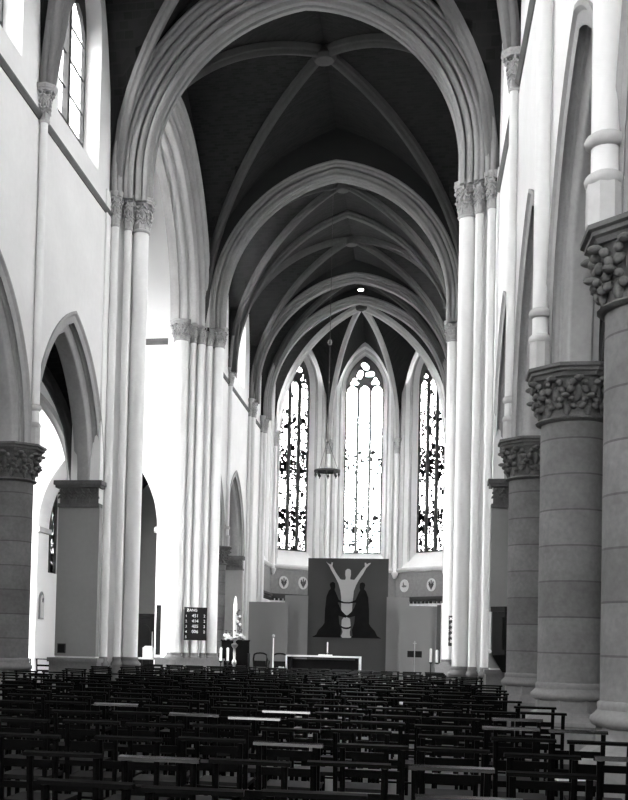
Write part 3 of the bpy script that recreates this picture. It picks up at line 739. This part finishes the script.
    window((xe, 34, 0), rz, 3.6, 4.0, 14.8, 20.0, CLEARN if side < 0 else CLEAR, d=.3, lights=4)
    x0, x1 = sorted((sx(-8.2, side), sx(-20.6, side)))
    struct(MB().box(x0, x1, 28, 40.5, 20.6, 20.9), 'ceiling_transept_'+nm, VAULT)
    # chancel aisle
    o0, o1 = sorted((sg*40.8, sg*57))
    hs = [[(sg*42.5-.9, 4.15)] + arch_pts(.9, 1.3, sg*42.5, 7.0, 0, 8) + [(sg*42.5+.9, 4.15)]]
    struct(MB().slab([(o0, 10.6), (o0, 0), (o1, 0), (o1, 10.6)], hs, .5), 'wall_chapel_'+nm, BRIGHT, (sx(-14.5, side), 0, 0), rz)
    window((sx(-14.5, side), 42.5, 0), rz, .9, 4.15, 7.0, 8.3, GLASSA, d=.25, lights=2, bars=False, m=LEADD)
    x0, x1 = sorted((sx(-8.76, side), sx(-14.55, side)))
    struct(MB().box(x0, x1, 52.0, 52.5, 0, 10.6), 'wall_chapel_end_'+nm, SHADEPL)
    struct(vault_grid(vault_grid(MB(), x0, x1, 40.8, 46.4, 5.7, 4.3, 16, 16), x0, x1, 46.4, 52.1, 5.7, 4.3, 16, 16), 'ceiling_chapel_'+nm, VAULT, smooth=30)

# west wall, behind the viewer
hs = [[(-2.4, 6)] + arch_pts(2.4, 3.6, 0, 12.5, 0, 12) + [(2.4, 6)]]
struct(MB().slab([(-11, 20.6), (-11, 0), (11, 0), (11, 20.6)], hs, .5, y0=-.5), 'wall_west', SHADEPL, (AX, -6.0, 0), 0)
window((AX, -6.4, 0), R_(180), 2.4, 6, 12.5, 16.1, WEST, d=0, lights=3)

# ---------------------------------------------------------------- chairs
def chair_parts():
    P = []
    P.append(('seat', RUSH, MB().box(-.21, .21, -.18, .22, .43, .465)))
    for s in (-1, 1):
        P.append(('leg', WOOD, MB().tube([(s*.195, -.235, 0), (s*.195, -.20, .45), (s*.200, -.235, .90)], .021, 6)))
        P.append(('leg', WOOD, MB().tube([(s*.19, .20, 0), (s*.19, .195, .44)], .02, 6)))
        P.append(('stretcher', WOOD, MB().tube([(s*.193, -.215, .19), (s*.19, .197, .19)], .011, 6)))
    P.append(('stretcher', WOOD, MB().tube([(-.19, .198, .24), (.19, .198, .24)], .011, 6)))
    tr = MB(); tr.loops([[(x, y, z) for y, z in ((-.262, .902), (-.258, .922), (-.22, .930), (-.208, .92), (-.21, .90))] for x in (-.235, .235)])
    P.append(('top_rail', WOOD, tr))
    for z, h in ((.70, .055), (.555, .045)):
        P.append(('slat', WOOD, MB().box(-.20, .20, -.226, -.206, z, z+h)))
    return P
CP = chair_parts()
def joined(parts):
    mb = MB()
    for _, _, q in parts: mb.add(q.v, q.f)
    return mb
proto = None; far_mesh = None
ORD = ['', 'first', 'second', 'third', 'fourth', 'fifth', 'sixth', 'seventh', 'eighth', 'ninth', 'tenth', 'eleventh', 'twelfth', 'thirteenth', 'fourteenth', 'fifteenth', 'sixteenth', 'seventeenth', 'eighteenth', 'nineteenth', 'twentieth', 'twenty-first', 'twenty-second', 'twenty-third', 'twenty-fourth']
n_chairs = 0; near_proto = None
ROWS = [5.25+1.15*k for k in range(21)]
ROWPOS = []
for k, Y in enumerate(ROWS):
    xmax = 1.38; xmin = -7.35
    for cy in (11, 16.5, 22):
        if abs(Y-.0-cy) < 1.05: xmax = 1.22
    if Y > 25.6: xmax, xmin = .62, -6.75
    x = xmax - (random.uniform(0, .3) if k > 4 else .1*random.random()); i = 0; row = []
    off = random.uniform(-.05, .05)
    while x > xmin:
        xx = x + random.uniform(-.02, .02); yy = Y + random.uniform(-.09, .09) + (.10*sin(x*1.3+k) if k < 6 else 0)
        if in_frame(xx, yy-.2, .93, 14) or in_frame(xx, yy-.2, .6, 0): row.append((xx, yy))
        x -= .545 if random.random() > .12 else .68
        i += 1
    ROWPOS.append(row)
for k, row in enumerate(ROWPOS):
    for j, (x, y) in enumerate(row):
        lab = 'dark ladder-back church chair, %s from the right in the %s row from the camera' % (ORD[j+1], ORD[k+1])
        rz = random.uniform(-.05, .05); n_chairs += 1
        if k < 6:
            if near_proto is None:
                t = thing('church_chair', lab, 'chair', (x, y, 0), rz, 'rows of dark church chairs')
                for nm, m, q in CP: q.build(nm, m, t, smooth=40)
                near_proto = t; kids = [c for c in COL.objects if c.parent == t]
                rail_polished = [c for c in kids if c.name.startswith('top_rail')][0].data.copy(); rail_polished.materials[0] = POLISH
            else:
                t = near_proto.copy(); COL.objects.link(t); t.location = (x, y, 0); t.rotation_euler = (0, 0, rz); t['label'] = lab
                shiny = random.random() < .22
                for c in kids:
                    d = c.copy(); COL.objects.link(d); d.parent = t
                    if shiny and c.name.startswith('top_rail'): d.data = rail_polished
        else:
            if far_mesh is None:
                o = joined(CP).build('church_chair', WOOD, smooth=40); far_mesh = o.data
            else:
                o = bpy.data.objects.new('church_chair', far_mesh); COL.objects.link(o)
            o.location = (x, y, 0); o.rotation_euler = (0, 0, rz)
            o['label'] = lab; o['category'] = 'chair'; o['kind'] = 'thing'; o['group'] = 'rows of dark church chairs'
print('chairs', n_chairs)
# a few chairs out in the left transept
SP = [('first', -10.6, 31.0), ('second', -10.05, 31.1), ('third', -9.5, 30.9)]
for i, (x, y) in enumerate([(-11.35, 31.0), (-10.8, 31.1), (-10.25, 30.9)]):
    o = bpy.data.objects.new('church_chair', far_mesh); COL.objects.link(o); o.location = (x, y, 0); o.rotation_euler = (0, 0, random.uniform(-.1, .1))
    o['label'] = 'dark chair in the bright left transept beyond the banded column, %s from the left' % ORD[i+1]
    o['category'] = 'chair'; o['kind'] = 'thing'; o['group'] = 'chairs in the left transept'

# ---------------------------------------------------------------- furnishings
# altar
t = thing('altar_table', 'long dark altar table edged with white linen in the middle of the chancel', 'altar', (-3.42, 42.0, .16))
MB().box(-1.36, 1.36, -.42, .42, .86, .93).build('table_top', DARKW, t)
for s in (-1, 1):
    MB().box(s*1.28-.07, s*1.28+.07, -.36, .36, 0, .86).build('leg', DARKW, t)
MB().box(-1.2, 1.2, -.02, .04, .05, .80).build('shade_panel', DARKW, t)  # dark sheet standing in for the shade under the open table
cl = MB(); cl.box(-1.40, 1.40, -.46, .46, .932, .95); cl.box(-1.40, 1.40, -.475, -.46, .895, .95); cl.box(1.40, 1.415, -.46, .46, .30, .95); cl.box(-1.415, -1.40, -.46, .46, .30, .95)
cl.box(1.36, 1.415, -.475, -.46, .30, .9).box(-1.415, -1.36, -.475, -.46, .30, .9)
o = cl.build('altar_cloth', LINEN, None, (-3.42, 42.0, .16)); o['label'] = 'white linen cloth hanging over both ends of the altar table'; o['category'] = 'altar cloth'; o['kind'] = 'thing'
t = thing('missal', 'small pale open book lying on the altar cloth', 'book', (-3.35, 41.85, 1.112))
MB().loops([[(x, y, z) for y, z in ((-.15, 0), (.15, 0.0), (.15, .05), (-.15, .03))] for x in (-.26, -.01)]).build('page_block', WHITE, t)
MB().loops([[(x, y, z) for y, z in ((-.15, 0), (.15, 0.0), (.15, .05), (-.15, .03))] for x in (.01, .26)]).build('page_block', WHITE, t)
t = thing('altar_candle', 'thin candle standing on the altar behind the book', 'candle', (-3.3, 42.2, 1.112))
MB().lathe([(.07, 0), (.07, .02), (.02, .04), (.02, .10), (.04, .11), (.04, .13)], 12).build('candlestick', BRASS, t, smooth=50)
MB().lathe([(.025, .13), (.025, .50), (.008, .53)], 10).build('candle', WAX, t, smooth=50)
t = thing('flower_bunch', 'small bunch of white flowers at the left foot of the altar', 'flowers', (-4.95, 41.4, .16))
MB().lathe([(.07, 0), (.10, .12), (.07, .24), (.08, .27)], 12).build('vase', IRON, t, smooth=50)
fl = MB()
for i in range(12): fl.ball((random.uniform(-.12, .12), random.uniform(-.1, .1), random.uniform(.32, .46)), .05, 7, 5)
fl.build('blossom', PETAL, t, kind='stuff')

# hanging panel with the figure
PX0, PX1, PZ0, PZ1, PY = -4.97, -1.25, .16, 5.56, 51.0
t = thing('painted_panel', 'tall dark panel with a pale figure raising both arms, behind the altar', 'panel', (0, PY, 0))
MB().box(PX0, PX1, 0, .06, PZ0, PZ1).build('board', SCREEND, t)
def pz(p):   # zoom pixel -> panel metres
    x = 290 + p[0]/5.709; y = 550 + p[1]/5.709
    return (PX0 + (x-308.6)/(388.2-308.6)*(PX1-PX0), PZ1 - (y-558.2)/(668-558.2)*(PZ1-.47))
CH = [(208,66),(222,78),(236,84),(240,70),(247,72),(244,92),(265,130),(290,165),(300,170),(318,170),(322,160),(318,140),(319,118),(328,108),(340,107),(349,115),(350,140),(346,160),(348,168),(370,170),(385,150),(405,120),(428,92),(426,72),(433,70),(438,80),(452,72),(462,72),(448,88),(436,100),(418,135),(395,170),(380,200),(368,235),(365,270),(362,300),(360,350),(355,370),(335,380),(350,395),(355,440),(350,470),(352,490),(368,502),(283,502),(303,488),(310,470),(302,440),(304,400),(318,382),(300,365),(299,320),(298,270),(292,230),(280,190),(262,155),(240,118),(226,90)]
MB().slab([pz(p) for p in CH], [], .035, y0=-.035).build('pale_figure', FIGP, t, label='pale standing figure with raised arms')
KN = [(232,200),(236,188),(250,183),(262,190),(264,212),(260,228),(268,245),(285,285),(300,292),(312,296),(300,302),(280,300),(292,330),(306,352),(322,368),(338,378),(326,388),(310,384),(286,376),(290,420),(302,455),(298,490),(308,502),(136,502),(160,488),(172,462),(196,436),(206,420),(208,340),(214,270),(226,236),(238,222)]
for k in range(2):
    pts = [p if k == 0 else (664-p[0], p[1]) for p in KN]
    MB().slab([pz(p) for p in pts], [], .03, y0=-.07).build('dark_figure', FIGD, t, label='dark kneeling figure, %s of the pale one' % ('left' if k == 0 else 'right'))
def band(pts, w):
    return [pz((x, y-w)) for x, y in pts] + [pz((x, y+w)) for x, y in pts[::-1]]
for pts, w in (([(268,288),(290,297),(315,302),(345,302),(375,297),(396,288)], 4), ([(298,438),(315,446),(330,448),(345,446),(358,438)], 5)):
    MB().slab(band(pts, w), [], .03, y0=-.105).build('arm_band', FIGD, t)
# screens beside the panel
def screen(x0, x1, z0, z1, y, m, label, lean=0):
    t = thing('folding_screen', label, 'screen', ((x0+x1)/2, y, .16), lean, 'grey screens beside the panel')
    w = (x1-x0)/2
    MB().box(-w, w, 0, .022, z0-.16, z1-.16).build('cloth_leaf', m, t)
    for s in (-1, 1): MB().box(s*(w-.15)-.03, s*(w-.15)+.03, .05, .35, 0, .05).build('foot', DARKW, t)
    return t
screen(-7.55, -5.72, .16, 3.42, 49.8, SCREEN, 'wide grey screen on the left, beside the big candle')
screen(-5.98, -4.9, .16, 3.78, 50.6, SCREEN, 'narrow grey screen on the left, tucked beside the dark panel')
screen(-1.30, -.28, .16, 3.78, 50.6, SCREEN, 'narrow grey screen on the right, tucked beside the dark panel')
screen(-.74, 1.0, .16, 3.36, 49.8, SCREEN, 'wide grey screen on the right, behind the thin cross')
t = thing('screen_post', 'dark upright post at the right end of the right-hand screen', 'post', (1.03, 49.4, .16))
MB().box(-.09, .09, -.06, .06, 0, 3.25).build('post', SCREEND, t)
MB().box(-.16, .16, -.16, .16, 0, .06).build('foot', DARKW, t)

# paschal candle
t = thing('paschal_candle_stand', 'tall white paschal candle on a turned stand wreathed in flowers', 'candle', (-6.24, 38, .16))
MB().lathe([(.26, 0), (.26, .05), (.18, .09), (.10, .16), (.07, .22), (.10, .30), (.11, .36), (.05, .44), (.045, .58), (.09, .64), (.085, .72), (.04, .80), (.05, 1.0), (.035, 1.16), (.10, 1.24), (.12, 1.30), (.04, 1.36), (.04, 1.44)], 18).build('stand', BRASS, t, smooth=50)
MB().lathe([(.05, 1.44), (.15, 1.50), (.17, 1.53), (.06, 1.55)], 16).build('drip_pan', BRASS, t, smooth=50)
MB().lathe([(.062, 1.5), (.075, 2.3), (.07, 2.72), (.045, 2.92), (.015, 3.02)], 16).build('candle', WAX, t, smooth=50)
lf = MB()
for i in range(36):
    a = random.uniform(0, 2*pi); r = random.uniform(.10, .42); z = random.uniform(1.45, 1.85)
    lf.ball((r*cos(a), r*sin(a), z), random.uniform(.03, .06), 6, 4, (1, 1, .5))
for i in range(14):
    z = 1.8+.055*i; lf.ball((.13+.05*sin(i), -.05, z), .045, 6, 4, (1, .7, .8))
lf.build('foliage', LEAF, t, kind='stuff')
fb = MB()
for i in range(13):
    a = random.uniform(0, 2*pi); r = random.uniform(.14, .34); fb.ball((r*cos(a), -abs(r*sin(a))*.6-.08, random.uniform(1.45, 1.72)), random.uniform(.045, .07), 7, 5)
for dx, z in ((.18, 2.3), (.20, 2.02), (.10, 2.12)): fb.ball((dx, -.08, z), .05, 7, 5)
fb.build('blossom', PETAL, t, kind='stuff')
def floor_candle(x, y, z1, label, group, h=.46):
    t = thing('floor_candlestick', label, 'candle', (x, y, .16), 0, group)
    zc = z1-h-.16
    MB().lathe([(.10, 0), (.10, .03), (.03, .07), (.022, zc-.08), (.07, zc-.03), (.07, zc)], 12).build('candlestick', IRON, t, smooth=50)
    MB().lathe([(.045, zc), (.045, zc+h-.03), (.01, zc+h)], 12).build('candle', WAX, t, smooth=50)
floor_candle(-6.58, 37.2, 1.36, 'white candle on a floor stick, outer left of the pair beside the paschal candle', 'floor candles on the left')
floor_candle(-6.35, 37.25, 1.36, 'white candle on a floor stick, inner of the pair left of the paschal candle', 'floor candles on the left')
floor_candle(.60, 42, 1.50, 'white candle on a floor stick in front of the right screen, nearer the cross', 'floor candles on the right', .52)
floor_candle(.83, 42, 1.45, 'white candle on a floor stick beside the dark screen post', 'floor candles on the right', .48)
t = thing('microphone_stand', 'slim pale pole with round foot standing left of the altar', 'stand', (-5.12, 40, .16))
MB().lathe([(.26, 0), (.26, .03), (.05, .07)], 20).build('foot', BRASS, t, smooth=50)
MB().lathe([(.032, .05), (.026, .95), (.030, .96), (.022, 1.0), (.02, 1.58)], 10).build('pole', LINEN, t, smooth=50)
MB().ball((0, 0, 1.66), .055, 10, 7).build('head', BRASS, t, smooth=60)
# choir stall behind the candle
t = thing('choir_stall', 'dark wooden choir stall behind the paschal candle', 'choir stall', (-7.03, 43.0, .16))
MB().box(-.56, .56, 0, .08, 0, 1.42).build('back_panel', DARKW, t)
MB().box(-.59, .59, -.06, .12, 1.42, 1.48).build('top_rail', DARKW, t)
MB().box(-.56, .56, -.45, 0, .40, .46).build('seat', DARKW, t)
for s in (-1, 1): MB().box(s*.56-.03, s*.56+.03, -.48, .08, 0, .95).build('side_panel', DARKW, t)
# two armchairs
for i, (x, lab) in enumerate(((-6.42, 'dark round-backed armchair left of the microphone stand'), (-5.58, 'dark round-backed armchair between the microphone stand and the altar'))):
    t = thing('armchair', lab, 'armchair', (x, 46.2, .16), R_(180), 'armchairs in the chancel')
    MB().box(-.30, .30, -.26, .28, .36, .46).build('seat', DARKW, t)
    bk = [(-.27, .27, .42), (-.29, .30, .70), (-.26, .31, .88)] + [(.24*sin(R_(a)), .32, .88+.07*cos(R_(a))) for a in (-70, -35, 0, 35, 70)] + [(.26, .31, .88), (.29, .30, .70), (.27, .27, .42)]
    MB().tube(bk, .035, 8).build('back_frame', DARKW, t, smooth=50)
    MB().box(-.24, .24, .28, .32, .46, .62).build('back_pad', DARKW, t)
    for sx_ in (-1, 1):
        MB().tube([(sx_*.29, .28, .62), (sx_*.33, .05, .64), (sx_*.33, -.22, .62), (sx_*.28, -.22, .40)], .025, 7).build('armrest', DARKW, t, smooth=50)
        for sy_ in (-1, 1): MB().tube([(sx_*.26, sy_*.24, .40), (sx_*.28, sy_*.26, 0)], .028, 7).build('leg', DARKW, t, smooth=50)
# lectern with cross
t = thing('cross_stand', 'thin metal cross on a pole with a small dark plate, before the right screen', 'cross', (0, 42, .16))
MB().lathe([(.18, 0), (.18, .03), (.03, .08), (.018, .55), (.018, 1.40)], 12).build('pole', BRASS, t, smooth=50)
cr = MB(); cr.box(-.018, .018, -.012, .012, 1.38, 1.60); cr.box(-.07, .07, -.012, .012, 1.50, 1.53); cr.build('cross', BRASS, t)
MB().box(-.27, .27, .02, .05, .98, 1.22).build('plate', BOARD, t)
# chandelier
t = thing('ring_chandelier', 'dark ring chandelier with small lamps hanging before the left apse window', 'chandelier', (-3.40, 41.5, 8.15))
rg = MB(); nn = 40; rows = []
for k in range(nn):
    a = 2*pi*k/nn; rows.append([(r*cos(a), r*sin(a), z) for r, z in ((.50, -.035), (.50, .035), (.46, .05), (.40, .04), (.38, -.02), (.42, -.045))])
rg.loops(rows, closed_rows=True, caps=False).build('ring', IRON, t, smooth=40)
MB().lathe([(.40, -.01), (.40, .02)], 28).build('disc', IRON, t)
for k in range(8):
    a = 2*pi*k/8; b = MB().lathe([(.045, -.18), (.05, -.12), (.03, -.07)], 8, (.44*cos(a), .44*sin(a), 0)); b.tube([(.44*cos(a), .44*sin(a), -.24), (.44*cos(a), .44*sin(a), -.05)], .02, 6)
    b.build('lamp', IRON, t, smooth=50)
for k in range(3):
    a = 2*pi*k/3+.4; MB().tube([(.44*cos(a), .44*sin(a), .04), (.02*cos(a), .02*sin(a), 1.15)], .008, 5).build('chain', IRON, t)
MB().tube([(0, 0, 1.12), (0, 0, 11.7)], .011, 6).build('rod', IRON, t)
MB().lathe([(.06, 4.85), (.09, 4.95), (.05, 5.05)], 10).build('collar', IRON, t, smooth=50)
# vault lamp
t = thing('vault_lamp', 'small lit round lamp under the crown of the apse vault', 'lamp', (-2.95, 54.0, 19.15))
MB().lathe([(.04, .8), (.04, .12), (.14, .06), (.16, 0)], 16).build('housing', IRON, t, smooth=50)
MB().lathe([(.14, .0), (.12, -.035), (.05, -.05)], 16).build('bulb', BULB, t, smooth=60)
# medallions
def medallion(x, y, ang, z, label, k):
    t = thing('medallion', label, 'medallion', (x, y, z), ang, 'painted medallions on the apse dado')
    rows = [(.34*cos(2*pi*i/28), .36*sin(2*pi*i/28)) for i in range(28)]
    MB().slab(rows, [], .04, y0=-.04).build('disc', STONE, t)
    mo = MB()
    if k == 0:
        mo.slab([(-.03, -.26), (.03, -.26), (.03, .26), (-.03, .26)], [], .02, y0=-.06)
        for i in range(4):
            a = .6+i*.6 if i < 2 else -(.6+(i-2)*.6)
            s_ = 1 if i < 2 else -1
            mo.slab([(s_*.06, -.2+.1*(i % 2)), (s_*.20, .02+.1*(i % 2)), (s_*.14, .10+.1*(i % 2)), (s_*.05, -.08+.1*(i % 2))], [], .02, y0=-.06)
    else:
        mo.slab([(-.2, -.02), (-.05, -.10), (.16, -.08), (.22, .0), (.10, .02), (.0, .06), (-.04, .2), (-.09, .18), (-.08, .02)], [], .02, y0=-.06)
    mo.build('motif', LEADD if k == 0 else TRIMD, t)
def on_facet(k, u, z, label, kk):
    A = Vector(corners[k]); B = Vector(corners[k+1]); mid = (A+B)/2; d = (B-A).normalized(); n = Vector((d.y, -d.x))
    p = mid+d*u+n*.035; medallion(p.x, p.y, atan2(d.y, d.x), z, label, kk)
on_facet(1, .30, 4.98, 'round pale medallion on the dado just left of the dark panel', 0)
on_facet(1, -1.1, 4.95, 'round medallion farther left on the apse dado, above the left screen', 0)
on_facet(3, -1.25, 4.95, 'pale medallion with an animal shape just right of the dark panel', 1)
on_facet(3, .85, 4.95, 'round medallion with dark upright figure at the right end of the apse dado', 0)
# hymn boards
def text(body, size, x, z, parent, name='lettering', align='LEFT', y=-.032):
    c = bpy.data.curves.new(name, 'FONT'); c.body = body; c.size = size; c.extrude = .002; c.align_x = align
    c.materials.append(WHITE); o = bpy.data.objects.new(name, c); COL.objects.link(o)
    me = bpy.data.meshes.new_from_object(o); bpy.data.objects.remove(o); bpy.data.curves.remove(c)
    o = bpy.data.objects.new(name, me); COL.objects.link(o); o.parent = parent
    o.location = (x, y, z); o.rotation_euler = (pi/2, 0, 0); return o
def hymn_board(x, y, z, rz, label, w=.84, h=1.20, rows=(('1', '451', '2'), ('2', '414', '2'), ('3', '405', '2'), ('4', '006', '2'), ('5', '', ''))):
    t = thing('hymn_board', label, 'hymn board', (x, y, z), rz, 'black hymn boards')
    MB().box(-w/2, w/2, -.03, .03, 0, h).build('board', BOARD, t)
    text('ZANG', .135, -w/2+.10, h-.15, t, 'heading')
    for i, (a, b, c) in enumerate(rows):
        zz = h-.36-.192*i
        text(a, .13, -w/2+.05, zz, t, 'row_number')
        if b: text(b, .16, -.13, zz, t, 'hymn_number')
        if c: text(c, .14, w/2-.13, zz, t, 'verse_number')
    return t
hymn_board(-7.86, 38.95, 1.58, R_(8), 'black hymn board with white numbers hanging on the far left pier')
hymn_board(1.27, 38.6, 1.60, R_(-76), 'second hymn board seen almost edge-on at the far right pier', w=.8, h=1.05)
# plaques, banner, pulpit, box
t = thing('wall_plaque', 'small dark square plaque low on the grey face of the left pier', 'plaque', (-8.96, 27.015, 1.17))
MB().box(-.11, .11, -.03, 0, 0, .25).build('frame', IRON, t); MB().box(-.085, .085, -.037, -.03, .025, .225).build('face', BOARD, t)
t = thing('memorial_tablet', 'pointed stone memorial tablet on the bright jamb of the transept arch', 'tablet', (-14.345, 40.5, 2.25), R_(-90))
t.rotation_euler = (0, 0, R_(90))
MB().slab([(-.24, 0), (.24, 0)] + arch_pts(.24, .30, 0, .78, 0, 6)[::-1], [], .05, y0=-.06).build('stone', BASE, t)
MB().slab([(-.17, .06), (.17, .06)] + arch_pts(.17, .22, 0, .74, 0, 6)[::-1], [], .02, y0=-.075).build('panel', STONE, t)
MB().ball((.05, -.08, .75), .07, 7, 5, (1, .4, 1.5)).build('carving', CAPD, t, smooth=60)
t = thing('wall_banner', 'narrow dark banner hanging on the bright wall left of the hymn-board pier', 'banner', (-9.43, 39.93, 1.0))
bn = MB(); rows = []
for i in range(9):
    z = 1.86*i/8; rows.append([(-.13, -.02+.012*sin(i*1.1), z), (-.05, -.045, z), (.05, -.02, z), (.13, -.04+.012*sin(i), z), (.13, -.02, z), (-.13, -.005, z)])
bn.loops(rows).build('cloth', DARKW, t, smooth=50)
MB().tube([(-.17, -.03, 1.88), (.17, -.03, 1.88)], .018, 8).build('pole', BRASS, t)
t = thing('pulpit', 'dark wooden pulpit with slanting underside against the right pier respond', 'pulpit', (2.22, 26.35, 0))
oct_ = [(.50*cos(R_(22.5+45*k)), .50*sin(R_(22.5+45*k))) for k in range(8)]
MB().prism(oct_, 1.42, 2.42).build('drum', DARKW, t)
MB().prism([(x*1.08, y*1.08) for x, y in oct_], 2.42, 2.54).build('rail', DARKW, t)
MB().prism([(x*.45, y*.45) for x, y in oct_], 1.02, 1.42, 2.2).build('underside', DARKW, t)
MB().lathe([(.30, 0), (.30, .10), (.16, .2), (.14, 1.05)], 12).build('pedestal', DARKW, t, smooth=40)
for k in range(3):
    a = R_(-90-45*(k-1)); 
    MB().box(-.14, .14, -.03, .0, 1.55, 2.30).build('panel', BOARD, t, (.462*cos(a), .462*sin(a), 0), a+pi/2)
t = thing('notice_paper', 'white paper strip hanging at the left edge of the pulpit', 'paper', (1.70, 26.10, 1.50))
MB().loops([[(-.025, 0, z), (.03, -.012, z), (.03, 0, z)] for z in (.0, .3, .6, .92)]).build('sheet', WHITE, t)
MB().ball((0, -.02, .0), .05, 8, 5, (1, .5, 1)).build('tag', WHITE, t, smooth=60)
t = thing('offering_box', 'small white box lantern on a table through the left arch', 'box', (-10.16, 41.2, .86))
MB().box(-.17, .17, -.17, .17, 0, .36).build('box', WHITE, t); MB().prism([(-.20, -.20), (.20, -.20), (.20, .20), (-.20, .20)], .36, .46, .5).build('lid', STONE, t)
t = thing('side_table', 'small pale-topped table under the white box lantern', 'table', (-10.16, 41.2, 0))
MB().box(-.38, .38, -.30, .30, .80, .86).build('table_top', STONE, t)
for a in (-1, 1):
    for b in (-1, 1): MB().box(a*.32-.03, a*.32+.03, b*.24-.03, b*.24+.03, 0, .80).build('leg', DARKW, t)
t = thing('confessional', 'tall dark wooden confessional in the chapel through the left arch', 'confessional', (-11.4, 45.5, 0))
MB().box(-1.1, 1.1, 0, .9, 0, 2.5).build('body', DARKW, t)
MB().box(-1.18, 1.18, -.08, .98, 2.5, 2.66).build('cornice', DARKW, t)
for x in (-.72, 0, .72):
    MB().slab([(x-.26, .15), (x+.26, .15)] + arch_pts(.26, .32, x, 1.9, 0, 6)[::-1], [], .04, y0=-.045).build('door', BOARD, t)
for x in (-.4, .36): MB().lathe([(.02, 1.1), (.03, 1.3), (.02, 1.9)], 8, (x, -.06, 0)).build('colonnette', STONE, t, smooth=50)
t = thing('added_booklet', 'added white open booklet on the chair nearest the right-hand front column', 'book', (1.34, 9.95, .467), .3)  # booklet added in place of the column's pale lower plinth
MB().loops([[(x, y, z) for y, z in ((-.11, 0), (.11, 0), (.11, .02), (-.11, .02))] for x in (-.15, -.005)]).build('page_block', WHITE, t)
MB().loops([[(x, y, z) for y, z in ((-.11, 0), (.11, 0), (.11, .02), (-.11, .02))] for x in (.005, .15)]).build('page_block', WHITE, t)

# ---------------------------------------------------------------- world, view
w = bpy.data.worlds.new('world'); S.world = w; w.use_nodes = True
nt = w.node_tree; N, L = nt.nodes.new, nt.links.new
bg = nt.nodes['Background']
SKY, GROUND, GLOW = 9.0, .8, 60.0
tc = N('ShaderNodeTexCoord'); sp = N('ShaderNodeSeparateXYZ'); L(tc.outputs['Generated'], sp.inputs[0])
g = N('ShaderNodeMapRange'); g.interpolation_type = 'SMOOTHSTEP'; L(sp.outputs[2], g.inputs[0]); g.inputs[1].default_value = -.03; g.inputs[2].default_value = .06; g.inputs[3].default_value = GROUND; g.inputs[4].default_value = SKY
# hazy sun low behind the apse
sun = (FWD + RIGHT*(363-CX)/F_PX - UP*(402-CY)/F_PX).normalized()
dt = N('ShaderNodeVectorMath'); dt.operation = 'DOT_PRODUCT'; L(tc.outputs['Generated'], dt.inputs[0]); dt.inputs[1].default_value = sun
pw = N('ShaderNodeMath'); pw.operation = 'POWER'; L(dt.outputs['Value'], pw.inputs[0]); pw.inputs[1].default_value = 900
ml = N('ShaderNodeMath'); ml.operation = 'MULTIPLY_ADD'; L(pw.outputs[0], ml.inputs[0]); ml.inputs[1].default_value = GLOW; L(g.outputs[0], ml.inputs[2])
cl0 = N('ShaderNodeMath'); cl0.operation = 'MAXIMUM'; L(dt.outputs['Value'], cl0.inputs[0]); cl0.inputs[1].default_value = 0
L(cl0.outputs[0], pw.inputs[0])
p2 = N('ShaderNodeMath'); p2.operation = 'POWER'; L(cl0.outputs[0], p2.inputs[0]); p2.inputs[1].default_value = 6
mb_ = N('ShaderNodeMath'); mb_.operation = 'MULTIPLY_ADD'; L(p2.outputs[0], mb_.inputs[0]); mb_.inputs[1].default_value = 32.0; L(ml.outputs[0], mb_.inputs[2])
# sky made brighter to the left, added to lift the right-hand walls
nx = N('ShaderNodeMapRange'); L(sp.outputs[0], nx.inputs[0]); nx.inputs[1].default_value = .2; nx.inputs[2].default_value = -.9; nx.inputs[3].default_value = 1.0; nx.inputs[4].default_value = 1.7
mn = N('ShaderNodeMath'); mn.operation = 'MULTIPLY'; L(nx.outputs[0], mn.inputs[0]); L(mb_.outputs[0], mn.inputs[1])
L(mn.outputs[0], bg.inputs[1]); bg.inputs[0].default_value = (1, 1, 1, 1)
S.view_settings.view_transform = 'Standard'; S.view_settings.look = 'None'; S.view_settings.gamma = 1; S.view_settings.use_curve_mapping = False
S.view_settings.exposure = 1.9
S.cycles.max_bounces = 10; S.cycles.diffuse_bounces = 6; S.cycles.sample_clamp_indirect = 6
